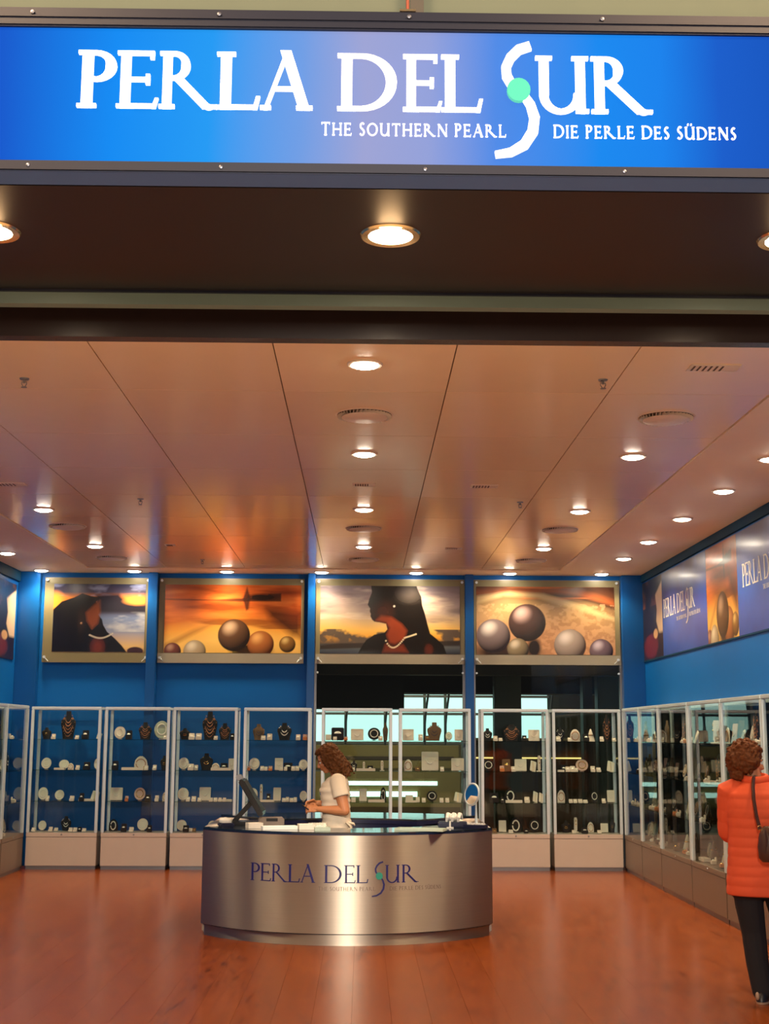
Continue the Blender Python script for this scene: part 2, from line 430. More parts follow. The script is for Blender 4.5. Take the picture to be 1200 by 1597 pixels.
def mall():
    # dark bulkheads hanging over the hall
    tag(obj('bulkhead', bx(-2.2, 0.62, 20.0, 20.9, 2.09, 4.999), M['mallbk']), 'black bulkhead seen through the glass over the left centre cabinet', 'bulkhead')
    tag(obj('bulkhead', bx(0.63, 5.6, 21.6, 22.4, 2.37, 4.999), M['mallbk']), 'black bulkhead above the bright far windows', 'bulkhead')
    tag(obj('reflection_slab', bx(-2.2, 4.6, 19.2, 19.6, 2.56, 4.999), M['mallgr']), 'grey slab imitating a ceiling reflection below the profile poster, behind the glass', 'reflection slab')  # grey slab imitates the ceiling reflected in the glass
    for (x0, x1, m_, lb) in ((1.96, 2.36, 'mallpl', 'pale green-grey column behind the glass near the blue pilaster'),
                       (3.28, 3.42, 'mallbr2', 'narrow dark brown post behind the glass of the right bay'),
                       (3.50, 3.90, 'mallpl', 'wide green-grey column behind the right end of the glass')):
        bm = B(); rbox(bm, x0, x1, 19.95, 20.25, 0.0, 4.9, 0.02)
        c = tag(obj('column', bm, M[m_]), lb, 'column')
        obj('plinth', bx(x0-0.02, x1+0.02, 19.93, 20.27, 0.0, 0.12), M['mallbk'], c)
    # glazed facade
    g = empty('glazed_facade', (0, 32.5, 0), 0, 'bright daylit facade with curved mullions at the far end of the hall', 'window')
    xs = [-2.6, -1.5, -0.4, 0.55, 1.5, 2.0, 2.5, 3.5, 4.5]
    for a, b in zip(xs, xs[1:]):
        for z0, z1 in ((1.55, 2.18), (2.24, 2.60), (2.66, 2.95)):
            obj('pane', bx(a+0.035, b-0.035, -0.02, 0.0, z0, z1), M['daylight'], g)
    bm = B()
    for x in xs:
        pts = [(x+0.12*max(0, z-1.9)**1.3, -0.06, z) for z in np.linspace(1.45, 3.1, 8)]
        tube(bm, pts, 0.03, 6)
    for z in (1.52, 2.21, 2.63, 2.98): box(bm, xs[0], xs[-1], -0.08, -0.03, z-0.03, z+0.03)
    obj('mullion', bm, M['alu_dk'], g)
    obj('parapet', bx(xs[0], xs[-1], -0.06, 0.05, 0.0, 1.49), M['mallbr'], g)
    for hx, hy, hw in ((0.2, 23.8, 260.0), (4.5, 22.9, 60.0)):  # added lamps without fixtures, to brighten the counters in the hall
        l = bpy.data.lights.new('hall_fill', 'AREA'); l.size = 1.0; l.energy = hw; l.color = (1.0, 0.86, 0.6)
        o = bpy.data.objects.new('hall_fill', l); C.objects.link(o); o.location = (hx, hy, 4.9); o.rotation_euler = (math.radians(25), 0, 0)
    # shop counters out in the hall
    c = empty('kiosk_counter', (0.6, 27.0, 0), 0, 'long olive-brown kiosk counter with lit strips, beyond the glass wall', 'counter')
    obj('body', bx(-2.0, 1.35, 0, 0.9, 0.0, 0.98), M['mallbr'], c)
    obj('upper_shelf', bx(-2.0, 1.35, 0.3, 0.9, 1.05, 1.50), M['mallbr'], c)
    obj('light_strip', bx(-1.1, 0.9, -0.02, 0.0, 0.72, 0.80), M['striplit'], c)
    obj('light_strip', bx(-1.4, 0.5, -0.06, -0.02, 0.50, 0.60), M['striplit'], c)
    obj('recess', bx(-1.9, 1.25, 0.28, 0.3, 1.22, 1.28), M['mallbr2'], c)
    obj('kick_panel', bx(-2.0, 1.35, -0.01, 0.0, 0.0, 0.30), M['mallbr2'], c)
    c = empty('shop_shelving', (3.7, 24.0, 0), 0, 'dark brown shelving with a thin warm light strip, behind the right bay glass', 'shelving')
    obj('body', bx(-1.9, 1.9, 0, 0.6, 0.0, 1.62), M['mallbr2'], c)
    obj('light_strip', bx(-1.85, 0.25, -0.03, 0.0, 1.30, 1.325), M['warmstr'], c)
    obj('side_panel', bx(0.45, 0.6, -0.04, 0.0, 0.0, 1.6), M['mallbr'], c)
    obj('top_board', bx(-1.95, 1.95, -0.05, 0.65, 1.62, 1.66), M['mallbr'], c)
    for i in range(9):
        r = tag(obj('merchandise_box', bx(0, 0.09, 0, 0.1, 0, 0.12), M['greenish']), 'small pale teal box on the far brown shelving, %s board, %s from left' % (['lowest', 'middle', 'topmost'][i//3], ORD[i % 3]), 'box', 'teal boxes on the far shelving')
        if i == 0:
            # shelf boards that carry them
            pass
        r.location = (4.42+(i % 3)*0.22, 23.885, 0.62+(i//3)*0.28)
    for z in (0.62, 0.90, 1.18): obj('shelf', bx(0.62, 1.6, -0.16, 0.0, z-0.02, z), M['mallbr'], c)
mall()

# ================================================================== LIGHTS
def spot(loc, w, col=LAMP_COL, size=2.3, rad=0.07, blend=0.7):
    l = bpy.data.lights.new('spot_beam', 'SPOT'); l.energy = w; l.color = col
    l.spot_size = size; l.spot_blend = blend; l.shadow_soft_size = rad
    o = bpy.data.objects.new('spot_beam', l); C.objects.link(o); o.location = loc
    return o
def glow(parent, w, col, z=-0.075):  # added point light imitating the halo around a lamp
    l = bpy.data.lights.new('added_halo', 'POINT'); l.energy = w; l.color = col; l.shadow_soft_size = 0.05
    o = bpy.data.objects.new('added_halo', l); C.objects.link(o); o.location = (0, 0, z); o.parent = parent
def make_downlight():
    t = empty('downlight', (0, 0, 0))
    bm = B(); lathe(bm, [(0.084, 0.004), (0.084, -0.012), (0.100, -0.012), (0.106, -0.006), (0.106, 0.0), (0.084, 0.004)], 32)
    obj('trim_ring', bm, M['trimw'], t, True)
    bm = B(); lathe(bm, [(0.0, -0.028), (0.040, -0.026), (0.066, -0.020), (0.080, -0.014), (0.084, -0.0095), (0.084, 0.003), (0.0, 0.003)], 32)
    obj('lens', bm, M['lens'], t, True)
    return t
dl0 = make_downlight(); used_dl = False
def downlight(x, y, z, label, w=SPOT_W):
    global used_dl
    t = dl0 if not used_dl else copy_tree(dl0)
    used_dl = True
    t.location = (x, y, z); tag(t, label, 'light', 'round ceiling downlights')
    s = spot((0, 0, -0.035), w); s.parent = t
rowp = [PY0+PY*(j+0.5) for j in range(9)]
for q, (y, nm) in enumerate(((7.65, 'nearest the entrance'), (10.2, 'second from the entrance'), (12.8, 'third from the entrance'), (15.4, 'nearest the back wall'))):
    downlight(0.0, y, ZC, 'round downlight in the centre ceiling row, '+nm)
for q, (y, nm) in enumerate(((10.22, 'nearest the entrance'), (12.82, 'middle one'), (15.45, 'nearest the back wall'))):
    downlight(2.11, y, ZC, 'round downlight in the inner right panel row, '+nm)
for q, (y, nm) in enumerate(((12.94, 'nearer the entrance'), (15.5, 'nearer the back wall'))):
    downlight(-3.14, y, ZC, 'round downlight in the inner left panel row, '+nm)
for q, y in enumerate((16.22, 14.78, 13.17, 11.62, 10.22)):
    downlight(3.20, y, ZC-0.01, 'round downlight along the right wall banner, %s from the back corner' % ORD[q])
downlight(-4.32, 16.1, ZC-0.01, 'round downlight cut by the left edge beside the left wall')
for q, x in enumerate((-4.31, -3.07, -1.83, -0.56, 0.71, 1.97, 3.21)):
    downlight(x, 17.80, ZC-0.01, 'round downlight above the back wall posters, %s from left' % ORD[q], SPOT_W*0.38)
# the same rows carry on outside the picture to the left and towards the entrance
hid = 0
for x, y in ((-3.14, 10.3), (-3.14, 7.7), (3.2, 8.4), (-4.32, 12.9), (-4.32, 10.2)):
    downlight(x, y, ZC-0.01 if abs(x) > 3.15 else ZC, 'round ceiling downlight outside the picture near the entrance, %s of the hidden ones' % ORD[hid]); hid += 1

# unseen spot added to brighten the counter front through the entrance
cs = spot((-0.2, -1.2, 4.55), COUNTER_FILL_W, (1.0, 0.88, 0.70), math.radians(10), 0.10, 0.6)
cs.rotation_euler = (Vector((-0.12, 11.4, 0.5))-Vector(cs.location)).to_track_quat('-Z', 'Y').to_euler()
# ---- round air diffusers, sprinklers and other ceiling fittings
def make_vent():
    t = empty('air_diffuser', (0, 0, 0))
    bm = B(); lathe(bm, [(0.185, 0.0), (0.195, -0.004), (0.20, 0.0), (0.185, 0.0)], 40)
    obj('rim', bm, M['trimw'], t, True)
    bm = B(); lathe(bm, [(0.0, -0.026), (0.145, -0.026), (0.158, -0.020), (0.158, -0.016), (0.0, -0.016)], 40)
    obj('centre_disc', bm, M['trimw'], t, True)
    bm = B(); lathe(bm, [(0.0, -0.003), (0.186, -0.003), (0.186, 0.0), (0.0, 0.0)], 40)
    obj('throat', bm, M['joint'], t, True)
    bm = B()
    for k in range(40):
        a = 2*PI*k/40
        m_ = Matrix.Rotation(a, 4, 'Z') @ Matrix.Translation((0.165, 0, -0.011)) @ Matrix.Rotation(0.6, 4, 'Z')
        f = B(); box(f, -0.022, 0.022, -0.0015, 0.0015, -0.008, 0.008); merge(bm, f, m_)
    obj('vanes', bm, M['trimw'], t)
    return t
v0 = make_vent()
VL = [(0.0, rowp[1], 'centre ceiling row, nearest the entrance'), (2.08, rowp[1], 'upper right ceiling panel'),
      (2.09, rowp[5], 'right panel row between two downlights'), (-3.14, rowp[5], 'left panel row between two downlights'),
      (0.0, rowp[5], 'centre row, second from the back'), (0.0, rowp[7], 'centre row, nearest the back wall'),
      (-3.14, rowp[7], 'left row, nearest the back wall'), (2.1, rowp[7], 'right row, nearest the back wall')]
for i, (x, y, nm) in enumerate(VL):
    t = v0 if i == 0 else copy_tree(v0)
    t.location = (x, y, ZC); tag(t, 'round white swirl air diffuser in the '+nm, 'vent', 'round air diffusers')
def make_spr():
    t = empty('sprinkler', (0, 0, 0))
    bm = B(); lathe(bm, [(0.0, 0), (0.03, 0), (0.028, -0.008), (0.008, -0.01), (0.008, -0.03), (0.0, -0.03)], 16); obj('cap', bm, M['alu_dk'], t, True)
    bm = B(); tube(bm, [(0.012, 0, -0.02), (0.016, 0, -0.035), (0.004, 0, -0.055)], 0.003, 6); tube(bm, [(-0.012, 0, -0.02), (-0.016, 0, -0.035), (-0.004, 0, -0.055)], 0.003, 6)
    obj('yoke', bm, M['alu_dk'], t)
    bm = B(); lathe(bm, [(0, -0.055), (0.018, -0.055), (0.018, -0.058), (0, -0.058)], 14); obj('deflector', bm, M['alu_dk'], t)
    return t
s0 = make_spr()
for i, (x, y, nm) in enumerate(((-2.11, 8.05, 'at the upper left of the ceiling'), (1.47, 7.96, 'at the upper right of the ceiling'),
                                (-2.09, 12.32, 'in the left half, further in'), (1.47, 12.34, 'in the right half, further in'),
                                (-2.03, 16.70, 'left, close to the back wall'))):
    t = s0 if i == 0 else copy_tree(s0)
    t.location = (x, y, ZC); tag(t, 'small dark sprinkler head '+nm, 'sprinkler', 'sprinkler heads')
def slot(x, y, w, label):
    t = empty('ceiling_slot', (x, y, ZC), 0, label, 'vent')
    bm = B(); box(bm, -w, w, -0.07, 0.07, -0.006, 0.0); obj('plate', bm, M['trimw'], t)
    bm = B()
    for q in range(6): box(bm, -w+0.02+q*(2*w-0.03)/8, -w+0.02+q*(2*w-0.03)/8+0.012, -0.05, 0.05, -0.008, -0.006)
    obj('slit', bm, M['joint'], t)
slot(2.08, rowp[0]-0.0, 0.15, 'small rectangular vent plate at the upper right of the ceiling')
slot(1.06, rowp[3]+0.07, 0.12, 'small rectangular vent plate right of the centre row')
slot(0.0, rowp[3]+0.03, 0.10, 'small rectangular vent plate in the centre row')
slot(-3.13, 11.62, 0.14, 'small rectangular vent plate near the left edge of the ceiling')
slot(-2.25, 15.4, 0.06, 'tiny vent plate left of the centre near the back')
slot(1.06, 15.5, 0.10, 'tiny vent plate right of the centre near the back')

# ================================================================== STOREFRONT ABOVE THE ENTRANCE
Y0 = 4.62       # sign face
struct(obj('wall_front_upper', bx(-6, 6, Y0+0.02, Y0+0.2, 4.36, 6.2), M['upper']))
bm = B(); box(bm, -6, 6, Y0+0.07, 5.87, 3.70, 3.80)
so = struct(obj('soffit', bm, M['soffit']))
struct(obj('trim_20', bx(-6, 6, 5.87, 5.93, 3.636, 3.80), M['rail']))          # grey shutter rail
struct(obj('trim_21', bx(-6, 6, 5.855, 5.87, 3.690, 3.72), M['signfr']))
struct(obj('trim_22', bx(-6, 6, 6.08, 6.16, 3.545, 3.96), M['fascia']))          # dark lintel
struct(obj('trim_23', bx(-6, 6, 5.93, 6.08, 3.80, 3.86), M['black']))
for i, (x0, x1) in enumerate(((-1.6, -1.52), (-1.42, -1.36), (-0.98, -0.94), (-0.55, -0.50), (0.52, 0.56), (0.82, 0.98), (1.28, 1.4))):  # thin strips imitating reflections of lamps on the glossy lintel
    tag(obj('lamp_glint_strip', bx(x0, x1, 6.065, 6.08, 3.700, 3.712), M['reflect']), 'small strip imitating a lamp reflection on the dark lintel, %s from left' % ORD[i], 'clip', 'imitated lamp reflections on the lintel')

def soffit_lamp(x, label):
    t = empty('soffit_downlight', (x, 5.15, 3.70), 0, label, 'light', 'soffit downlights')
    bm = B(); lathe(bm, [(0.090, 0.0), (0.090, -0.006), (0.118, -0.008), (0.124, 0.0), (0.090, 0.0)], 40); obj('trim_ring', bm, M['reflect'], t, True)
    bm = B(); lathe(bm, [(0.0, -0.004), (0.060, -0.009), (0.090, -0.004), (0.090, 0.0), (0, 0)], 40); obj('lens', bm, M['lens'], t, True)
    s = spot((0, 0, -0.03), SOFFIT_W, (1.0, 0.62, 0.32), 2.9, 0.08, 0.5); s.parent = t
    glow(t, 1.6, (1.0, 0.6, 0.28), -0.05)
soffit_lamp(0.10, 'large round warm downlight in the centre of the dark soffit')
soffit_lamp(-1.52, 'warm soffit downlight cut by the left edge of the picture')
soffit_lamp(1.72, 'warm soffit downlight just beyond the right edge of the picture')
soffit_lamp(-3.14, 'warm soffit downlight far beyond the left edge of the picture')

# ---- lettering: classical capitals built from strokes, in a unit-height box
def glyph(ch, T, t, sl, sh):
    """quads as lists of 4 (x,y); cap height 1. T thick stem, t thin stroke, sl serif overhang, sh serif height."""
    q = []
    def rect(x0, x1, y0, y1): q.append([(x0, y0), (x1, y0), (x1, y1), (x0, y1)])
    def stem(x, y0=0.0, y1=1.0, w=T, top=True, bot=True):
        rect(x-w/2, x+w/2, y0, y1)
        if bot: rect(x-w/2-sl, x+w/2+sl, y0, y0+sh)
        if top: rect(x-w/2-sl, x+w/2+sl, y1-sh, y1)
    def diag(x0, y0, x1, y1, w): q.append([(x0-w/2, y0), (x0+w/2, y0), (x1+w/2, y1), (x1-w/2, y1)])
    def arc(cx, cy, rx, ry, a0, a1, wt, wn, n=14, mode='c'):
        pr = None
        for i in range(n+1):
            a = math.radians(a0+(a1-a0)*i/n)
            k = abs(math.cos(a)) if mode == 'c' else 1
            w = wn+(wt-wn)*k**1.5
            ca, sa = math.cos(a), math.sin(a)
            o = (cx+(rx)*ca, cy+(ry)*sa); ii = (cx+(rx-w)*ca, cy+(ry-w)*sa)
            if pr: q.append([pr[0], o, ii, pr[1]])
            pr = (o, ii)
    if ch == 'P':
        stem(0.12); rect(0.12, 0.24, 1-t, 1); arc(0.24, 0.73, 0.29, 0.27, 90, -118, T, t); W = 0.56
    elif ch == 'R':
        stem(0.12); rect(0.12, 0.24, 1-t, 1); arc(0.24, 0.75, 0.27, 0.25, 90, -90, T, t); rect(0.12, 0.24, 0.50, 0.50+t)
        diag(0.80, 0.02, 0.30, 0.53, T*1.15); arc(0.84, 0.10, 0.12, 0.12, 200, 300, t*1.3, t*1.3, 6, 'k'); rect(0.72, 0.98, 0, sh); W = 0.98
    elif ch == 'E':
        stem(0.12, top=True); rect(0.12, 0.56, 1-t, 1); rect(0.12, 0.50, 0.50-t/2, 0.50+t/2); rect(0.12, 0.60, 0, t)
        rect(0.56-t, 0.56, 0.86, 1); rect(0.50-t, 0.50, 0.41, 0.59); q.append([(0.60-t, 0), (0.60, 0), (0.64, 0.17), (0.62-t*0.5, 0.17)]); W = 0.64
    elif ch == 'L':
        stem(0.12); rect(0.12, 0.58, 0, t); q.append([(0.58-t, 0), (0.58, 0), (0.62, 0.22), (0.60-t*0.6, 0.22)]); W = 0.62
    elif ch == 'A':
        diag(0.10, 0, 0.44, 1.0, t*1.05); diag(0.74, 0, 0.42, 1.04, T*1.15); rect(0.24, 0.62, 0.33, 0.33+t)
        rect(0.10-sl-t/2, 0.10+sl+t/2, 0, sh); rect(0.74-sl-T/2, 0.74+sl+T/2, 0, sh); W = 0.88
    elif ch == 'D':
        stem(0.12); rect(0.12, 0.34, 1-t, 1); rect(0.12, 0.34, 0, t); arc(0.34, 0.5, 0.50, 0.50, 90, -90, T, t, 18); W = 0.84
    elif ch == 'U':
        stem(0.13, 0.30, 1, bot=False); stem(0.72, 0.0, 1, bot=False); rect(0.72, 0.72+T/2+sl, 0, sh); arc(0.40, 0.34, 0.27+T/2, 0.36, 180, 360, T*0.9, t*1.2, 16); W = 0.86
    elif ch == 'T':
        stem(0.36, top=False); rect(0.02, 0.70, 1-t, 1); rect(0.02, 0.02+t, 0.84, 1); rect(0.70-t, 0.70, 0.84, 1); W = 0.72
    elif ch == 'H':
        stem(0.13); stem(0.72); rect(0.13, 0.72, 0.5-t/2, 0.5+t/2); W = 0.85
    elif ch == 'O':
        arc(0.46, 0.5, 0.45, 0.51, 0, 360, T, t, 28); W = 0.92
    elif ch == 'N':
        stem(0.12, w=t); stem(0.76, w=t, bot=False); diag(0.76, 0, 0.12, 1, T*1.2); W = 0.86
    elif ch == 'I':
        stem(0.13); W = 0.26
    elif ch == 'S':
        arc(0.28, 0.74, 0.21, 0.26, 40, 255, T, t*1.2, 12); arc(0.25, 0.25, 0.23, 0.26, 85, -145, T, t*1.2, 12)
        diag(0.33, 0.44, 0.22, 0.58, T*1.1); W = 0.50
    elif ch == 'Ü':
        qs, W = glyph('U', T, t, sl, sh); q += qs; rect(0.24, 0.36, 1.12, 1.26); rect(0.50, 0.62, 1.12, 1.26)
    else: W = 0.3
    return q, W
def put(bm, quads, fn, d0, d1):
    """quads (x,y) mapped by fn(x, y, depth) into space as little prisms"""
    for qi, q in enumerate(quads):
        a = [bm.verts.new(fn(x, y, d0)) for x, y in q]; b = [bm.verts.new(fn(x, y, d1*(1+0.004*(qi % 25)))) for x, y in q]
        for f in (b, a[::-1]):
            try: bm.faces.new(f)
            except ValueError: pass
        for i in range(4):
            j = (i+1) % 4
            bm.faces.new((a[i], a[j], b[j], b[i]))
MAIN = [('P', 130, 191), ('E', 190, 253), ('R', 255, 343), ('L', 343, 409), ('A', 408, 490), ('D', 529, 619), ('E', 630, 689), ('L', 689, 752), ('U', 834, 916), ('R', 921, 1014)]
def layout(text, x0, x1, gap=0.14, small=0.95):
    """small capitals: (ch, x, scale) list to fit x0..x1; returns unit height in px too"""
    ws = []; tot = 0; start = True
    for ch in text:
        if ch == ' ': ws.append((ch, 0.42, 1)); tot += 0.42; start = True; continue
        s = 1.0 if start else small; start = False
        W = glyph(ch, 0.14, 0.06, 0.05, 0.04)[1]*s
        ws.append((ch, W+gap, s)); tot += W+gap
    k = (x1-x0)/tot; x = x0; out = []
    for ch, w, s in ws:
        if ch != ' ': out.append((ch, x, k, s))
        x += w*k
    return out
def s_quads(scale=1.0):
    """the tall S as two swashes, in sign pixel units (y down)"""
    up = [(826, 70), (808, 76), (795, 89), (788, 104), (789, 118), (797, 132), (804, 141)]
    lo = [(814, 146), (825, 162), (831, 182), (828, 204), (815, 224), (794, 236), (770, 240)]
    out = []
    for pts, ws in ((up, [14, 15, 15, 15, 15, 14, 12]), (lo, [12, 14, 16, 17, 16, 13, 10])):
        pr = None; P = [Vector(p).to_2d() for p in pts]
        for i, p in enumerate(P):
            d = (P[min(i+1, len(P)-1)]-P[max(i-1, 0)]).normalized(); n = Vector((-d.y, d.x))*ws[i]*scale*0.5
            a, b = tuple(p+n), tuple(p-n)
            if pr: out.append([pr[0], a, b, pr[1]])
            pr = (a, b)
    return out
def logo(parent, fn, heavy, m_main, m_dot, m_small, d=0.01, y_base=174, cap=88, pieces=True, small_m2=None, ends=(503, 790, 860, 1145)):
    T, t, sl, sh = heavy
    allb = B()
    for ch, x0, x1 in MAIN:
        q, W = glyph(ch, T, t, sl, sh)
        qq = [[(x0+(x1-x0)*x/W, y_base-cap*y) for x, y in r] for r in q]
        if pieces:
            bm = B(); put(bm, qq, fn, 0, d); obj('letter', bm, m_main, parent)
        else: put(allb, qq, fn, 0, d)
    bm = B() if pieces else allb
    put(bm, s_quads(1.0 if T > 0.15 else 0.8 if T > 0.11 else 0.55), fn, 0, d)
    obj('letter' if pieces else 'lettering', bm, m_main, parent)
    bm = B(); n = 20
    c = [(807+18*math.cos(2*PI*k/n), 140+18*math.sin(2*PI*k/n)) for k in range(n)]
    a = [bm.verts.new(fn(x, y, 0)) for x, y in c]; b = [bm.verts.new(fn(x, y, d*1.3)) for x, y in c]
    bm.faces.new(b); bm.faces.new(a[::-1])
    for i in range(n): bm.faces.new((a[i], a[(i+1) % n], b[(i+1) % n], b[i]))
    obj('pearl_dot', bm, m_dot, parent)
    for txt, x0, x1 in (('THE SOUTHERN PEARL', ends[0], ends[1]), ('DIE PERLE DES SÜDENS', ends[2], ends[3])):
        for ch, x, k, s in layout(txt, x0, x1):
            bm = B()
            q, W = glyph(ch, 0.14, 0.07, 0.045, 0.05)
            put(bm, [[(x+k*s*px, 212-20*s*py) for px, py in r] for r in q], fn, 0, d*0.5)
            obj('small_letter', bm, m_small, parent)

# ---- the sign
SG = empty('shop_sign', (0, Y0, 0), 0, 'long backlit blue shop sign reading PERLA DEL SUR in white letters', 'sign')
def sign_face():
    m = bpy.data.materials.new('sign_backlit_face'); m.use_nodes = True
    nt = m.node_tree; b = nt.nodes['Principled BSDF']; L = nt.links.new
    tc = nt.nodes.new('ShaderNodeTexCoord'); sp = nt.nodes.new('ShaderNodeSeparateXYZ'); L(tc.outputs['Object'], sp.inputs[0])
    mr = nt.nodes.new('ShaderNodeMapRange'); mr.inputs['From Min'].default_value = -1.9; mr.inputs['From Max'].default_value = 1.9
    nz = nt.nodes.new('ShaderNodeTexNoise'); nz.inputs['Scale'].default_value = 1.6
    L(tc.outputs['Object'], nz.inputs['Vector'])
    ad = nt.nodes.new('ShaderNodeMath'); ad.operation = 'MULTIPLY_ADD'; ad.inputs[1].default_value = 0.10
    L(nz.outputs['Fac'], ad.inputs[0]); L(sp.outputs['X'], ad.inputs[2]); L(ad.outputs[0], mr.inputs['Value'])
    cr = nt.nodes.new('ShaderNodeValToRGB'); e = cr.color_ramp.elements  # uneven glow and lavender lamp glare at the centre painted into emission
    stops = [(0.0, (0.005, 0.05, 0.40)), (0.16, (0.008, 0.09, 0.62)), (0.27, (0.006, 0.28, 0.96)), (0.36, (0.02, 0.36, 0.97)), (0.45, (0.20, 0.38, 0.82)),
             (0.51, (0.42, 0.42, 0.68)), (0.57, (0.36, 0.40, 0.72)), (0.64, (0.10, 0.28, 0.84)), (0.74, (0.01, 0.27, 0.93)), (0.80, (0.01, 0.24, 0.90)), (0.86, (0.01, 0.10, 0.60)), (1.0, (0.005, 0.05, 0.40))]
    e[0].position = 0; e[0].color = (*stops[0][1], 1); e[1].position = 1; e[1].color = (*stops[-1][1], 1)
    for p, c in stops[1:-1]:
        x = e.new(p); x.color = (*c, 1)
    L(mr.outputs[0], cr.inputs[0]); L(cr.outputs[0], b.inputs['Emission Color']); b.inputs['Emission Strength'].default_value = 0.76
    b.inputs['Base Color'].default_value = (0.002, 0.02, 0.10, 1); b.inputs['Roughness'].default_value = 0.6; b.inputs['Specular IOR Level'].default_value = 0.0
    return m
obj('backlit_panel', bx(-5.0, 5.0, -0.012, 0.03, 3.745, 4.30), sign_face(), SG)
obj('sign_box', bx(-5.02, 5.02, 0.03, 0.14, 3.71, 4.36), M['signfr'], SG)
bm = B(); rbox(bm, -5.02, 5.02, -0.03, 0.03, 4.285, 4.36, 0.006); box(bm, -5.02, 5.02, -0.036, -0.03, 4.318, 4.324); obj('top_frame', bm, M['signfr'], SG)
bm = B(); rbox(bm, -5.02, 5.02, -0.03, 0.03, 3.715, 3.758, 0.006); obj('bottom_frame', bm, M['signfr'], SG)
bm = B()
v = [bm.verts.new(p) for p in ((-5.02, -0.028, 3.716), (5.02, -0.028, 3.716), (5.02, 0.06, 3.700), (-5.02, 0.06, 3.700), (-5.02, 0.06, 3.716), (5.02, 0.06, 3.716))]
bm.faces.new((v[0], v[1], v[2], v[3])); bm.faces.new((v[0], v[4], v[5], v[1])); bm.faces.new((v[3], v[2], v[5], v[4])); bm.faces.new((v[0], v[3], v[4])); bm.faces.new((v[1], v[5], v[2]))
obj('lower_bevel', bm, M['signbev'], SG)
for x in (-1.24, -0.55, 0.155, 0.875, 1.6):
    bm = B(); lathe(bm, [(0.0, 0), (0.0085, 0), (0.0075, 0.003), (0.0, 0.004)], 10)
    bmesh.ops.transform(bm, matrix=Matrix.Translation((x, -0.036, 4.335)) @ Matrix.Rotation(PI/2, 4, 'X'), verts=bm.verts); obj('screw', bm, M['screw'], SG)
for x in (-1.23, -0.53, 0.215, 0.945, 1.6):
    bm = B(); lathe(bm, [(0.0, 0), (0.0075, 0), (0.0065, 0.003), (0.0, 0.004)], 10)
    bmesh.ops.transform(bm, matrix=Matrix.Translation((x, -0.03, 3.737)) @ Matrix.Rotation(PI/2, 4, 'X'), verts=bm.verts); obj('screw', bm, M['screw'], SG)
M['letter'] = mat('sign_letter_cream', (0.85, 0.84, 0.74), 0.4, noise=0.02, emit=(1.0, 0.98, 0.84), es=0.95)
M['dotgreen'] = mat('sign_dot_green', (0.02, 0.25, 0.16), 0.5, noise=0.02, spec=0.1, emit=(0.16, 0.74, 0.50), es=0.72)
M['letter_s'] = mat('sign_small_letter', (0.8, 0.8, 0.8), 0.4, noise=0.02, emit=(0.85, 0.88, 1.0), es=0.75)
KX = (1.508+1.368)/1200
logo(SG, lambda x, y, d: (0.065+(x-600)*KX, -0.012-d, 4.295-(y-45)*0.002535), (0.158, 0.068, 0.058, 0.062), M['letter'], M['dotgreen'], M['letter_s'], d=0.014)
# bracket above the sign
br = empty('sign_bracket', (0.16, Y0-0.02, 4.36), 0, 'thin red-brown upright bracket above the middle of the sign', 'bracket')
bm = B(); tube(bm, [(-0.01, 0, 0), (-0.01, 0, 0.6)], 0.006, 8); obj('rod', bm, M['red'], br)
obj('foot', bx(-0.04, 0.02, -0.012, 0.02, 0.0, 0.008), M['reflect'], br)
obj('hanger_plate', bx(0.0, 0.05, 0.0, 0.02, 0.0, 0.6), M['mallgr'], br)

